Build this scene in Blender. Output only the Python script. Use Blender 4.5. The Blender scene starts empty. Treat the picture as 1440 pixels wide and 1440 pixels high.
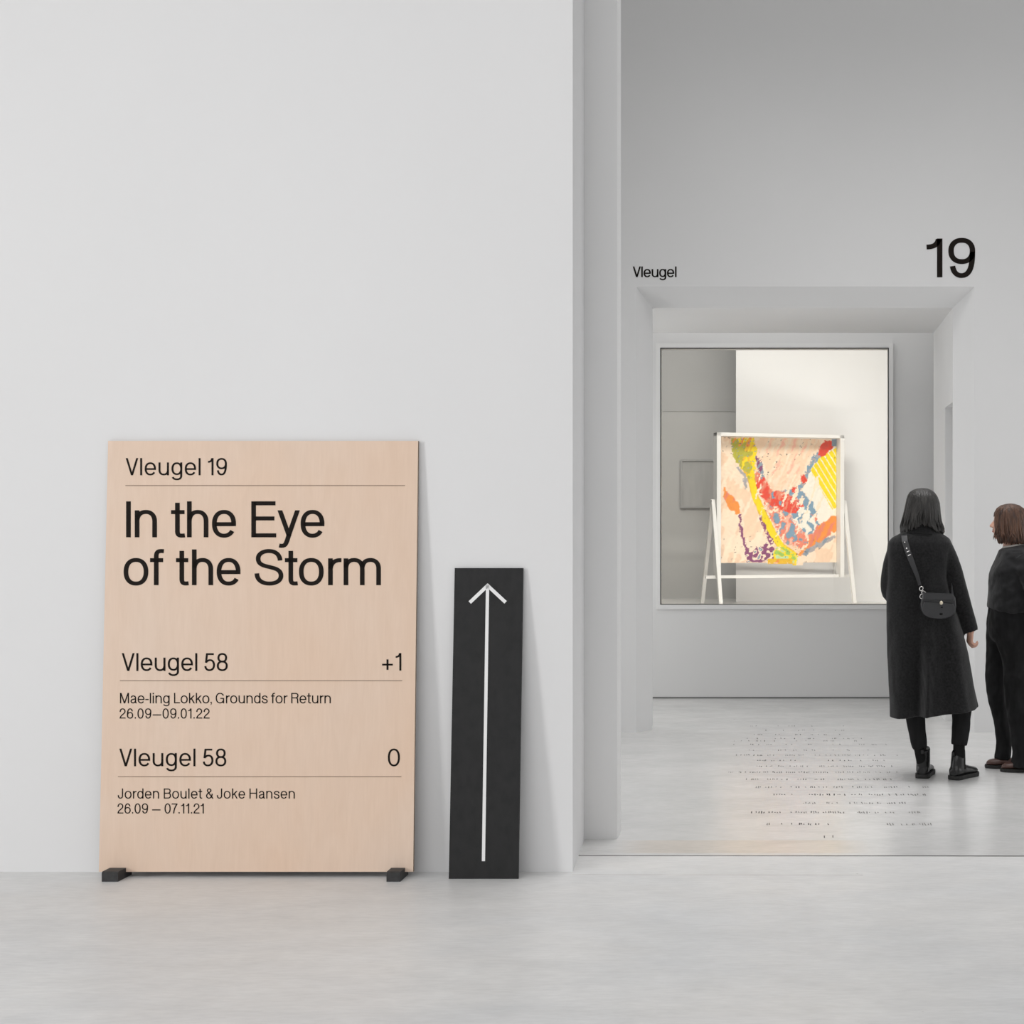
import bpy, bmesh, math, random
from mathutils import Vector, Matrix, noise

# ------------------------------------------------------------------ camera, world, lights, exposure
S = bpy.context.scene
COL = S.collection
F, VX, VY, EYE = 2010.0, 1095.0, 750.0, 1.42      # focal length in px, vanishing point, eye height

cam = bpy.data.cameras.new('camera')
cam.sensor_width = 36.0
cam.lens = F / 1440 * 36.0
cam.shift_x = (720 - VX) / 1440
cam.shift_y = (VY - 720) / 1440
camo = bpy.data.objects.new('camera', cam)
camo.location = (0, 0, EYE)
camo.rotation_euler = (math.pi / 2, 0, 0)
COL.objects.link(camo)
S.camera = camo

world = bpy.data.worlds.new('world')
S.world = world
world.use_nodes = True
world.node_tree.nodes['Background'].inputs[0].default_value = (1, 1, 1, 1)
world.node_tree.nodes['Background'].inputs[1].default_value = 0.3

vs = S.view_settings
vs.view_transform = 'Standard'
vs.look = 'None'
vs.gamma = 1
vs.use_curve_mapping = False
vs.exposure = -0.085


def area(name, loc, target, sx, sy, power, col=(1, 1, 1), spread=180):
    d = bpy.data.lights.new(name, 'AREA')
    d.shape = 'RECTANGLE'
    d.size, d.size_y = sx, sy
    d.energy = power
    d.color = col
    d.spread = math.radians(spread)
    o = bpy.data.objects.new(name, d)
    o.location = loc
    o.rotation_euler = (Vector(target) - Vector(loc)).to_track_quat('-Z', 'Y').to_euler()
    COL.objects.link(o)
    return o


# first hall: one floodlight from far left, daylight from a window wall behind, soft ceiling panels
area('hall_floodlight', (-14.0, -4.0, 4.0), (-1.5, 6, 1.2), 2.2, 2.2, 170, (1, 0.995, 0.985), 90)
area('hall_window_daylight', (-2.0, -7.8, 2.2), (-2.0, 6, 2.2), 13, 4, 126, (1, 1, 1))
area('hall_ceiling_panel', (-3.0, -0.8, 6.4), (-3.0, -0.8, 0), 10, 7, 345, (1, 0.995, 0.99))
# second hall: daylight from the right and ceiling panels
area('passage_window_daylight', (4.9, 8.3, 1.8), (0, 8.3, 1.8), 2.6, 3.2, 35, (1, 1, 1))
area('passage_ceiling_panel', (0.6, 8.2, 6.3), (0.6, 8.2, 0), 3.0, 2.0, 48, (1, 0.99, 0.985), 80)
area('passage_left_fill', (-4.9, 8.4, 1.3), (0, 8.4, 1.0), 2.2, 2.2, 44.6, (1, 1, 1))  # unseen fill added for the lower left of the portal wall
# lobby in front of the window: added fill from the left and a ceiling panel
area('lobby_left_fill', (-2.9, 11.2, 1.5), (0, 11.2, 1.4), 1.6, 2.6, 28.72, (1, 1, 0.99))
area('lobby_ceiling_panel', (0.2, 11.95, 4.4), (0.2, 11.95, 0), 3.0, 0.5, 14.84, (1, 0.99, 0.97))
# display case: warm front light, plus fills added low down and over the grey side
area('display_front_light', (0.15, 12.8, 4.2), (0.3, 15.0, 1.5), 2.8, 0.5, 40, (1, 0.94, 0.865), 120)
area('display_low_fill', (0.3, 12.62, 0.76), (0.4, 15.0, 1.7), 2.4, 0.1, 16.5, (1, 0.94, 0.865), 140)
area('display_grey_fill', (-1.4, 14.6, 4.4), (-1.2, 15.2, 1.0), 1.6, 0.5, 10, (1, 0.98, 0.95), 140)

# ------------------------------------------------------------------ helpers


def P(px, py, Y):
    return Vector(((px - VX) * Y / F, Y, EYE - (py - VY) * Y / F))


def floorY(py):
    return F * EYE / (py - VY)


def node_mat(name, col, rough=0.6, spec=0.5, metal=0.0, vary=0.0, vscale=(3, 3, 3), detail=4, bump=0.0,
             bscale=(200, 200, 200), bdist=0.002, rvary=0.0, sheen=0.0, coat=0.0):
    m = bpy.data.materials.new(name)
    m.use_nodes = True
    nt = m.node_tree
    b = nt.nodes['Principled BSDF']
    b.inputs['Base Color'].default_value = (*col, 1)
    b.inputs['Roughness'].default_value = rough
    b.inputs['Specular IOR Level'].default_value = spec
    b.inputs['Metallic'].default_value = metal
    if sheen:
        b.inputs['Sheen Weight'].default_value = sheen
        b.inputs['Sheen Roughness'].default_value = 0.5
    if coat:
        b.inputs['Coat Weight'].default_value = coat
        b.inputs['Coat Roughness'].default_value = 0.12
    tc = nt.nodes.new('ShaderNodeTexCoord')

    def noise_tex(scale, det):
        mp = nt.nodes.new('ShaderNodeMapping')
        mp.inputs['Scale'].default_value = scale
        nt.links.new(tc.outputs['Object'], mp.inputs[0])
        n = nt.nodes.new('ShaderNodeTexNoise')
        n.inputs['Scale'].default_value = 1.0
        n.inputs['Detail'].default_value = det
        nt.links.new(mp.outputs[0], n.inputs['Vector'])
        return n
    if vary:
        n = noise_tex(vscale, detail)
        r = nt.nodes.new('ShaderNodeValToRGB')
        r.color_ramp.elements[0].position = 0.3
        r.color_ramp.elements[1].position = 0.7
        r.color_ramp.elements[0].color = (*[c * (1 - vary) for c in col], 1)
        r.color_ramp.elements[1].color = (*[min(1, c * (1 + vary)) for c in col], 1)
        nt.links.new(n.outputs['Fac'], r.inputs[0])
        nt.links.new(r.outputs[0], b.inputs['Base Color'])
        if rvary:
            mr = nt.nodes.new('ShaderNodeMapRange')
            mr.inputs['From Min'].default_value = 0.3
            mr.inputs['From Max'].default_value = 0.7
            mr.inputs['To Min'].default_value = rough - rvary
            mr.inputs['To Max'].default_value = rough + rvary
            nt.links.new(n.outputs['Fac'], mr.inputs[0])
            nt.links.new(mr.outputs[0], b.inputs['Roughness'])
    if bump:
        n = noise_tex(bscale, 3)
        bp = nt.nodes.new('ShaderNodeBump')
        bp.inputs['Strength'].default_value = bump
        bp.inputs['Distance'].default_value = bdist
        nt.links.new(n.outputs['Fac'], bp.inputs['Height'])
        nt.links.new(bp.outputs[0], b.inputs['Normal'])
    return m


def obj(name, bm, mat, parent=None, smooth=False, loc=None):
    me = bpy.data.meshes.new(name)
    bmesh.ops.recalc_face_normals(bm, faces=bm.faces)
    bm.to_mesh(me)
    bm.free()
    if smooth:
        me.shade_smooth()
    for m in (mat if isinstance(mat, (list, tuple)) else [mat]):
        me.materials.append(m)
    o = bpy.data.objects.new(name, me)
    COL.objects.link(o)
    if loc is not None:
        me.transform(Matrix.Translation(-Vector(loc)))
        o.location = loc
    if parent is not None:
        o.parent = parent
        # geometry is given in world space; parents carry the inverse
        o.matrix_parent_inverse = parent_world(parent).inverted()
    return o


def parent_world(o):
    m = o.matrix_basis.copy()
    if o.parent is not None:
        m = parent_world(o.parent) @ o.matrix_parent_inverse @ m
    return m


def thing(name, label, cat, loc=(0, 0, 0), group=None):
    o = bpy.data.objects.new(name, None)
    o.empty_display_size = 0.1
    COL.objects.link(o)
    o.location = loc
    tag(o, label, cat, group)
    return o


def tag(o, label, cat, group=None):
    o['label'] = label
    o['category'] = cat
    if group:
        o['group'] = group
    return o


def struct(name, bm, mat, label=None, cat=None, smooth=False):
    o = obj(name, bm, mat, smooth=smooth)
    o['kind'] = 'structure'
    if label:
        tag(o, label, cat)
    return o


def box(bm, x0, x1, y0, y1, z0, z1):
    v = [bm.verts.new(p) for p in ((x0, y0, z0), (x1, y0, z0), (x1, y1, z0), (x0, y1, z0),
                                   (x0, y0, z1), (x1, y0, z1), (x1, y1, z1), (x0, y1, z1))]
    for f in ((0, 3, 2, 1), (4, 5, 6, 7), (0, 1, 5, 4), (1, 2, 6, 5), (2, 3, 7, 6), (3, 0, 4, 7)):
        bm.faces.new([v[i] for i in f])
    return v


def boxbm(*a):
    bm = bmesh.new()
    box(bm, *a)
    return bm


def quad(bm, *pts):
    return bm.faces.new([bm.verts.new(p) for p in pts])


def prism(bm, poly, z0, z1):
    """vertical prism over a plan polygon [(x,y)...]"""
    a = [bm.verts.new((x, y, z0)) for x, y in poly]
    b = [bm.verts.new((x, y, z1)) for x, y in poly]
    n = len(poly)
    bm.faces.new(list(reversed(a)))
    bm.faces.new(b)
    for i in range(n):
        j = (i + 1) % n
        bm.faces.new((a[i], a[j], b[j], b[i]))


def bar(bm, a, b, w, d, up=(0, 1, 0)):
    """square bar from a to b; w across, d along 'up'"""
    a, b, up = Vector(a), Vector(b), Vector(up)
    ax = (b - a).normalized()
    s = ax.cross(up).normalized()
    u = s.cross(ax).normalized()
    va, vb = [], []
    for (i, j) in ((-1, -1), (1, -1), (1, 1), (-1, 1)):
        off = s * (w / 2 * i) + u * (d / 2 * j)
        va.append(bm.verts.new(a + off))
        vb.append(bm.verts.new(b + off))
    bm.faces.new(list(reversed(va)))
    bm.faces.new(vb)
    for i in range(4):
        j = (i + 1) % 4
        bm.faces.new((va[i], va[j], vb[j], vb[i]))


def bevel(bm, w, seg=2):
    bmesh.ops.bevel(bm, geom=list(bm.edges), offset=w, segments=seg, affect='EDGES', profile=0.7)


# ------------------------------------------------------------------ materials
M = {}
M['wall'] = node_mat('white_wall_paint', (0.78, 0.78, 0.785), 0.75, 0.3, vary=0.012, vscale=(0.9, 0.9, 0.6), bump=0.04,
                     bscale=(60, 60, 60), bdist=0.001)
M['wall2'] = node_mat('passage_wall_paint', (0.76, 0.76, 0.76), 0.75, 0.3, vary=0.012, vscale=(0.7, 0.7, 0.4))
M['pilaster'] = node_mat('pilaster_lightened_paint', (0.83, 0.83, 0.83), 0.75, 0.3, vary=0.012, vscale=(0.7, 0.7, 0.4))  # same white paint, lightened to make up for weak light there
M['ceiling'] = node_mat('ceiling_paint', (0.8, 0.8, 0.8), 0.9, 0.2)
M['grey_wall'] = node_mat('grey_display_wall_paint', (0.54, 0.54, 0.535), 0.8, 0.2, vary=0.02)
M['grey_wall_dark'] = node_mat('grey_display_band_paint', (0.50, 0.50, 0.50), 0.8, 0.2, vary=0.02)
M['joint'] = node_mat('floor_joint_filler', (0.16, 0.15, 0.145), 0.8, 0.2, vary=0.5, vscale=(9, 9, 9))
M['joint_pale'] = node_mat('floor_joint_pale', (0.56, 0.54, 0.52), 0.6, 0.3, vary=0.3, vscale=(6, 6, 6))
M['gap'] = node_mat('shadow_gap', (0.2, 0.2, 0.2), 0.9, 0.1)
M['black_ink'] = node_mat('black_print_ink', (0.011, 0.0075, 0.0055), 0.7, 0.15)
M['rule_ink'] = node_mat('thin_rule_ink', (0.33, 0.235, 0.175), 0.6, 0.3)
M['white_ink'] = node_mat('white_vinyl', (0.86, 0.86, 0.86), 0.5, 0.4)
M['floor_ink'] = node_mat('grey_floor_vinyl', (0.13, 0.125, 0.12), 0.6, 0.3, vary=0.8, vscale=(2.5, 9, 1))
M['block'] = node_mat('dark_block', (0.035, 0.035, 0.036), 0.6, 0.4, vary=0.25, vscale=(60, 60, 60))
M['easel'] = node_mat('easel_white_lacquer', (0.8, 0.79, 0.77), 0.45, 0.4)
M['frame'] = node_mat('window_frame_paint', (0.8, 0.8, 0.795), 0.4, 0.4)
M['gasket'] = node_mat('window_gasket', (0.06, 0.06, 0.06), 0.6, 0.3)
M['skin'] = node_mat('skin', (0.62, 0.36, 0.27), 0.5, 0.4, vary=0.06, vscale=(20, 20, 20))
M['coat'] = node_mat('black_wool_coat', (0.016, 0.016, 0.0165), 0.95, 0.12, vary=0.35, vscale=(90, 90, 90), bump=0.35,
                     bscale=(220, 220, 160), bdist=0.003, sheen=0.12)
M['trouser'] = node_mat('black_trouser_cloth', (0.007, 0.007, 0.0075), 0.85, 0.25, vary=0.4, vscale=(30, 30, 8), bump=0.5,
                        bscale=(28, 28, 9), bdist=0.01)
M['shirt'] = node_mat('black_sweatshirt_jersey', (0.019, 0.019, 0.02), 0.9, 0.2, vary=0.3, vscale=(25, 25, 25), bump=0.5,
                      bscale=(18, 18, 14), bdist=0.015, sheen=0.1)
M['sock'] = node_mat('black_sock_knit', (0.012, 0.012, 0.012), 0.95, 0.1, bump=0.4, bscale=(300, 300, 20))
M['boot'] = node_mat('black_polished_leather', (0.009, 0.009, 0.009), 0.25, 0.4, bump=0.25, bscale=(22, 22, 30), bdist=0.01)
M['sole'] = node_mat('black_rubber_sole', (0.02, 0.02, 0.019), 0.6, 0.3)
M['bag'] = node_mat('black_bag_leather', (0.022, 0.022, 0.024), 0.42, 0.5, bump=0.15, bscale=(300, 300, 300))
M['bag_edge'] = node_mat('black_bag_slot', (0.006, 0.006, 0.006), 0.8, 0.2)
M['silver'] = node_mat('silver_hardware', (0.75, 0.74, 0.72), 0.25, 0.5, metal=1.0)
M['gold'] = node_mat('pale_gold_clasp', (0.8, 0.72, 0.55), 0.3, 0.5, metal=1.0)
M['brown_shoe'] = node_mat('brown_shoe_leather', (0.075, 0.035, 0.027), 0.38, 0.5)
M['eye'] = node_mat('dark_eye', (0.05, 0.03, 0.02), 0.2, 0.5)
M['eye_white'] = node_mat('eye_white', (0.62, 0.58, 0.55), 0.25, 0.5)
M['lip'] = node_mat('lip', (0.4, 0.15, 0.12), 0.45, 0.4)
M['tee'] = node_mat('pale_undershirt', (0.6, 0.56, 0.52), 0.9, 0.2)


def hair_mat(name, c0, c1, rough):
    m = node_mat(name, c0, rough, 0.5, bump=0.6, bscale=(190, 190, 7), bdist=0.006)
    nt = m.node_tree
    b = nt.nodes['Principled BSDF']
    tc = nt.nodes.new('ShaderNodeTexCoord')
    mp = nt.nodes.new('ShaderNodeMapping')
    mp.inputs['Scale'].default_value = (75, 75, 3)
    n = nt.nodes.new('ShaderNodeTexNoise')
    n.inputs['Scale'].default_value = 1
    n.inputs['Detail'].default_value = 5
    r = nt.nodes.new('ShaderNodeValToRGB')
    r.color_ramp.elements[0].position = 0.35
    r.color_ramp.elements[0].color = (*c0, 1)
    r.color_ramp.elements[1].position = 0.72
    r.color_ramp.elements[1].color = (*c1, 1)
    nt.links.new(tc.outputs['Object'], mp.inputs[0])
    nt.links.new(mp.outputs[0], n.inputs['Vector'])
    nt.links.new(n.outputs['Fac'], r.inputs[0])
    nt.links.new(r.outputs[0], b.inputs['Base Color'])
    return m


M['hair_dark'] = hair_mat('dark_hair', (0.010, 0.009, 0.008), (0.035, 0.032, 0.029), 0.42)
M['hair_brown'] = hair_mat('brown_hair', (0.03, 0.014, 0.009), (0.145, 0.066, 0.036), 0.45)


def floor_material(name, base, tint, rough, stain=None):
    m = bpy.data.materials.new(name)
    m.use_nodes = True
    nt = m.node_tree
    N, Lk = nt.nodes, nt.links
    b = N['Principled BSDF']
    tc = N.new('ShaderNodeTexCoord')

    def tex(scale, det, rough_=0.55, dist=0.0):
        mp = N.new('ShaderNodeMapping')
        mp.inputs['Scale'].default_value = scale
        Lk.new(tc.outputs['Object'], mp.inputs[0])
        n = N.new('ShaderNodeTexNoise')
        n.inputs['Scale'].default_value = 1
        n.inputs['Detail'].default_value = det
        n.inputs['Roughness'].default_value = rough_
        n.inputs['Distortion'].default_value = dist
        Lk.new(mp.outputs[0], n.inputs['Vector'])
        return n
    big = tex((0.8, 1.1, 1), 6, 0.6, 0.4)
    mid = tex((3.2, 6.0, 1), 8, 0.65, 0.3)
    fine = tex((14, 55, 1), 6, 0.6)

    def ramp(n, p0, p1, c0, c1):
        r = N.new('ShaderNodeValToRGB')
        r.color_ramp.elements[0].position = p0
        r.color_ramp.elements[1].position = p1
        r.color_ramp.elements[0].color = (*c0, 1)
        r.color_ramp.elements[1].color = (*c1, 1)
        Lk.new(n.outputs['Fac'], r.inputs[0])
        return r

    def mult(a, b_, fac):
        x = N.new('ShaderNodeMix')
        x.data_type = 'RGBA'
        x.blend_type = 'MULTIPLY'
        x.inputs['Factor'].default_value = fac
        Lk.new(a, x.inputs['A'])
        Lk.new(b_, x.inputs['B'])
        return x.outputs['Result']
    r1 = ramp(big, 0.3, 0.7, [c * 0.95 for c in base], tint)
    r2 = ramp(mid, 0.3, 0.65, (0.88, 0.88, 0.88), (1, 1, 1))
    r3 = ramp(fine, 0.3, 0.65, (0.87, 0.87, 0.87), (1, 1, 1))
    c = mult(mult(r1.outputs[0], r2.outputs[0], 0.9), r3.outputs[0], 0.7)
    # pinholes
    vo = N.new('ShaderNodeTexVoronoi')
    vo.inputs['Scale'].default_value = 2.6
    Lk.new(tc.outputs['Object'], vo.inputs['Vector'])
    vr = N.new('ShaderNodeValToRGB')
    vr.color_ramp.elements[0].position = 0.008
    vr.color_ramp.elements[0].color = (0.5, 0.48, 0.46, 1)
    vr.color_ramp.elements[1].position = 0.02
    vr.color_ramp.elements[1].color = (1, 1, 1, 1)
    Lk.new(vo.outputs['Distance'], vr.inputs[0])
    c = mult(c, vr.outputs[0], 0.8)
    if stain:
        x0, x1, y0, y1, sc = stain
        sx = N.new('ShaderNodeSeparateXYZ')
        Lk.new(tc.outputs['Object'], sx.inputs[0])

        def band(sock, a, b_, s):
            out = []
            for edge, sign in ((a, 1), (b_, -1)):
                mr = N.new('ShaderNodeMapRange')
                mr.inputs['From Min'].default_value = edge if sign > 0 else edge - s
                mr.inputs['From Max'].default_value = edge + s if sign > 0 else edge
                mr.inputs['To Min'].default_value = 0 if sign > 0 else 1
                mr.inputs['To Max'].default_value = 1 if sign > 0 else 0
                Lk.new(sock, mr.inputs[0])
                out.append(mr.outputs[0])
            mm = N.new('ShaderNodeMath')
            mm.operation = 'MULTIPLY'
            Lk.new(out[0], mm.inputs[0])
            Lk.new(out[1], mm.inputs[1])
            return mm.outputs[0]
        bx_ = band(sx.outputs['X'], x0, x1, 0.15)
        by_ = band(sx.outputs['Y'], y0, y1, 0.012)
        mm = N.new('ShaderNodeMath')
        mm.operation = 'MULTIPLY'
        Lk.new(bx_, mm.inputs[0])
        Lk.new(by_, mm.inputs[1])
        mx = N.new('ShaderNodeMix')
        mx.data_type = 'RGBA'
        mx.blend_type = 'MULTIPLY'
        Lk.new(mm.outputs[0], mx.inputs['Factor'])
        Lk.new(c, mx.inputs['A'])
        mx.inputs['B'].default_value = (*sc, 1)
        c = mx.outputs['Result']
    Lk.new(c, b.inputs['Base Color'])
    b.inputs['Roughness'].default_value = rough
    b.inputs['Specular IOR Level'].default_value = 0.5
    bp = N.new('ShaderNodeBump')
    bp.inputs['Strength'].default_value = 0.02
    bp.inputs['Distance'].default_value = 0.002
    Lk.new(mid.outputs['Fac'], bp.inputs['Height'])
    Lk.new(bp.outputs[0], b.inputs['Normal'])
    return m


M['floor1'] = floor_material('pale_concrete', (0.755, 0.765, 0.775), (0.80, 0.79, 0.775), 0.42)
M['floor2'] = floor_material('polished_concrete', (0.70, 0.70, 0.695), (0.76, 0.755, 0.745), 0.24,
                             stain=(-0.75, 0.42, 6.34, 6.62, (1.0, 0.93, 0.86)))


def plywood():
    m = bpy.data.materials.new('birch_plywood')
    m.use_nodes = True
    nt = m.node_tree
    N, Lk = nt.nodes, nt.links
    b = N['Principled BSDF']
    tc = N.new('ShaderNodeTexCoord')

    def tex(scale, det, dist):
        mp = N.new('ShaderNodeMapping')
        mp.inputs['Scale'].default_value = scale
        Lk.new(tc.outputs['Object'], mp.inputs[0])
        n = N.new('ShaderNodeTexNoise')
        n.inputs['Scale'].default_value = 1
        n.inputs['Detail'].default_value = det
        n.inputs['Distortion'].default_value = dist
        Lk.new(mp.outputs[0], n.inputs['Vector'])
        return n
    big = tex((1.8, 1, 1.1), 3, 0.6)
    grain = tex((13, 1, 2.2), 7, 2.2)
    fine = tex((160, 1, 9), 4, 0.2)

    def ramp(n, c0, c1, p0=0.3, p1=0.7):
        r = N.new('ShaderNodeValToRGB')
        r.color_ramp.elements[0].position = p0
        r.color_ramp.elements[1].position = p1
        r.color_ramp.elements[0].color = (*c0, 1)
        r.color_ramp.elements[1].color = (*c1, 1)
        Lk.new(n.outputs['Fac'], r.inputs[0])
        return r.outputs[0]

    def mult(a, c, f):
        x = N.new('ShaderNodeMix')
        x.data_type = 'RGBA'
        x.blend_type = 'MULTIPLY'
        x.inputs['Factor'].default_value = f
        Lk.new(a, x.inputs['A'])
        Lk.new(c, x.inputs['B'])
        return x.outputs['Result']
    c = ramp(big, (0.80, 0.60, 0.462), (0.80, 0.64, 0.525))
    c = mult(c, ramp(grain, (0.94, 0.92, 0.90), (1.0, 1.0, 1.0)), 0.6)
    c = mult(c, ramp(fine, (0.95, 0.94, 0.93), (1, 1, 1)), 0.5)
    Lk.new(c, b.inputs['Base Color'])
    b.inputs['Roughness'].default_value = 0.5
    b.inputs['Specular IOR Level'].default_value = 0.35
    return m


M['ply'] = plywood()
M['ply_edge'] = node_mat('plywood_edge', (0.33, 0.25, 0.19), 0.7, 0.3, vary=0.4, vscale=(5, 300, 5))
M['black_board'] = node_mat('black_mdf_board', (0.014, 0.014, 0.0145), 0.55, 0.33, vary=0.35, vscale=(30, 30, 20), rvary=0.1,
                            bump=0.1, bscale=(120, 120, 120))


def glass_material():
    m = bpy.data.materials.new('window_glass')
    m.use_nodes = True
    nt = m.node_tree
    nt.nodes.clear()
    out = nt.nodes.new('ShaderNodeOutputMaterial')
    t = nt.nodes.new('ShaderNodeBsdfTransparent')
    t.inputs[0].default_value = (0.97, 0.98, 0.975, 1)
    g = nt.nodes.new('ShaderNodeBsdfGlossy')
    g.inputs['Roughness'].default_value = 0.0
    fr = nt.nodes.new('ShaderNodeFresnel')
    fr.inputs[0].default_value = 1.25
    mx = nt.nodes.new('ShaderNodeMixShader')
    nt.links.new(fr.outputs[0], mx.inputs[0])
    nt.links.new(t.outputs[0], mx.inputs[1])
    nt.links.new(g.outputs[0], mx.inputs[2])
    nt.links.new(mx.outputs[0], out.inputs[0])
    return m


M['glass'] = glass_material()

# ------------------------------------------------------------------ the setting
H = 6.5
XL1, XR1, YB1 = -16.0, 5.0, -8.0      # first hall
YW = 5.996                            # front wall plane
YJ = 6.292                            # floor joint
YPIL, YPIL2 = 6.638, 6.79             # pilaster front / back
YP = 10.19                            # portal wall
SPL = 0.14                            # splay depth
YP2 = 11.61                           # back of the portal wall
YG = 12.30                            # window wall

struct('floor', boxbm(XL1, XR1, YB1, YJ, -0.2, 0), M['floor1'])
struct('floor_passage', boxbm(-5.0, 5.0, YJ + 0.008, YG, -0.2, 0), M['floor2'])
bm = bmesh.new()
prism(bm, [(-0.9, YJ - 0.001), (XR1, YJ - 0.026), (XR1, YJ - 0.017), (1.0, YJ - 0.012), (0.2, YJ + 0.004), (-0.9, YJ + 0.012)], -0.19, 0.0006)
struct('trim_1', bm, M['joint'])
bm = bmesh.new()
prism(bm, [(-0.86, 5.945), (0.35, 5.935), (0.35, 5.939), (-0.86, 5.95)], -0.19, 0.0004)
struct('trim_2', bm, M['joint_pale'])

bm = bmesh.new()
prism(bm, [(XL1, YW), (-0.864, YW), (-0.902, YPIL), (-0.902, YPIL + 0.01), (XL1, YPIL + 0.01)], 0, H)
struct('wall_front', bm, M['wall'])
bm = bmesh.new()
prism(bm, [(XL1, YPIL), (-0.7497, YPIL), (-0.7497, YPIL2), (XL1, YPIL2)], 0.0, H)
struct('wall_pilaster', bm, M['pilaster'])
bm = bmesh.new()
box(bm, -0.9105, -0.9055, YPIL - 0.004, YPIL, 0.72, H)
struct('trim_3', bm, M['gap'])
struct('wall_front_right', boxbm(3.4, XR1, YW, YPIL2, 0, H), M['wall'])
struct('wall_left', boxbm(XL1 - 0.2, XL1, YB1, YW, 0, H), M['wall'])
struct('wall_right', boxbm(XR1, XR1 + 0.2, YB1, YW, 0, H), M['wall'])
struct('wall_back', boxbm(XL1, XR1, YB1 - 0.2, YB1, 0, H), M['wall'])
struct('ceiling', boxbm(XL1, XR1, YB1, YP, H, H + 0.2), M['ceiling'])
struct('wall_passage_left', boxbm(-5.2, -5.0, YPIL2, YP, 0, H), M['wall2'])
struct('wall_passage_right', boxbm(5.0, 5.2, YW, YP, 0, H), M['wall2'])

# portal wall: splayed surround, deep reveal, recess in the right jamb
xo0, xo1, zo = (895 - VX) * YP / F, (1370.5 - VX) * YP / F, EYE + (VY - 403) * YP / F
yi = YP + SPL
xi0, xi1, zi = (917.3 - VX) * yi / F, (1340 - VX) * yi / F, EYE + (VY - 433) * yi / F
bm = bmesh.new()
XA, XB, XLB = -5.0, 5.0, -3.0
quad(bm, (XA, YP, 0), (xo0, YP, 0), (xo0, YP, zo), (XA, YP, zo))
quad(bm, (xo1, YP, 0), (XB, YP, 0), (XB, YP, zo), (xo1, YP, zo))
quad(bm, (XA, YP, zo), (XB, YP, zo), (XB, YP, H), (XA, YP, H))
quad(bm, (xo0, YP, 0), (xi0, yi, 0), (xi0, yi, zi), (xo0, YP, zo))
quad(bm, (xi1, yi, 0), (xo1, YP, 0), (xo1, YP, zo), (xi1, yi, zi))
quad(bm, (xo0, YP, zo), (xi0, yi, zi), (xi1, yi, zi), (xo1, YP, zo))
yj = yi + 0.03                        # the left jamb is thin; the lobby behind it opens to the left
quad(bm, (xi0, yi, 0), (xi0, yj, 0), (xi0, yj, zi), (xi0, yi, zi))
quad(bm, (xi0, yj, 0), (XLB, yj, 0), (XLB, yj, zi), (xi0, yj, zi))
quad(bm, (xi0, yi, zi), (xi0, yj, zi), (xi1, yj, zi), (xi1, yi, zi))
quad(bm, (XLB, yj, zi), (XLB, YP2, zi), (xi1, YP2, zi), (xi1, yj, zi))
ny0, ny1, nz, nd = yi + 0.02, 10.81, 2.37, 0.07
quad(bm, (xi1, yi, 0), (xi1, ny0, 0), (xi1, ny0, zi), (xi1, yi, zi))
quad(bm, (xi1, ny1, 0), (xi1, YP2, 0), (xi1, YP2, zi), (xi1, ny1, zi))
quad(bm, (xi1, ny0, nz), (xi1, ny1, nz), (xi1, ny1, zi), (xi1, ny0, zi))
xr = xi1 + nd
quad(bm, (xr, ny0, 0), (xr, ny1, 0), (xr, ny1, nz), (xr, ny0, nz))
quad(bm, (xi1, ny0, 0), (xr, ny0, 0), (xr, ny0, nz), (xi1, ny0, nz))
quad(bm, (xi1, ny1, 0), (xr, ny1, 0), (xr, ny1, nz), (xi1, ny1, nz))
quad(bm, (xi1, ny0, nz), (xr, ny0, nz), (xr, ny1, nz), (xi1, ny1, nz))
quad(bm, (xi1, YP2, 0), (XB, YP2, 0), (XB, YP2, H), (xi1, YP2, H))
quad(bm, (XLB, YP2, zi), (xi1, YP2, zi), (xi1, YP2, H), (XLB, YP2, H))
bmesh.ops.remove_doubles(bm, verts=bm.verts, dist=1e-5)
struct('wall_portal', bm, M['wall2'])

# window room
struct('wall_window_room_left', boxbm(-3.2, -3.0, YP + 0.17, YG, 0, 4.6), M['wall2'])
struct('wall_window_room_right', boxbm(3.0, 3.2, YP2, YG, 0, 4.6), M['wall2'])
struct('ceiling_window_room', boxbm(-3.2, 3.2, YP2, YG, 4.6, 4.8), M['ceiling'])
gx0, gx1 = (928.5 - VX) * YG / F, (1250 - VX) * YG / F
gz1, gz0 = EYE + (VY - 489) * YG / F, EYE - (850.5 - VY) * YG / F
WT = 0.16
bm = bmesh.new()
box(bm, -3.2, gx0, YG, YG + WT, 0, 4.8)
box(bm, gx1, 3.2, YG, YG + WT, 0, 4.8)
box(bm, gx0, gx1, YG, YG + WT, 0, gz0)
box(bm, gx0, gx1, YG, YG + WT, gz1, 4.8)
struct('wall_window', bm, M['wall2'])
struct('baseboard_back', boxbm(-3.0, 3.0, YG - 0.004, YG, 0, 0.012), M['gap'])

w1 = bpy.data.objects.new('window_1', None)
w1.location = ((gx0 + gx1) / 2, YG, gz0)
COL.objects.link(w1)
w1['kind'] = 'structure'
fw = 0.036


def ring_frame(x0, x1, z0, z1, w, y0, y1):
    b = bmesh.new()
    box(b, x0, x0 + w, y0, y1, z0, z1)
    box(b, x1 - w, x1, y0, y1, z0, z1)
    box(b, x0 + w, x1 - w, y0, y1, z0, z0 + w)
    box(b, x0 + w, x1 - w, y0, y1, z1 - w, z1)
    return b


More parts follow.
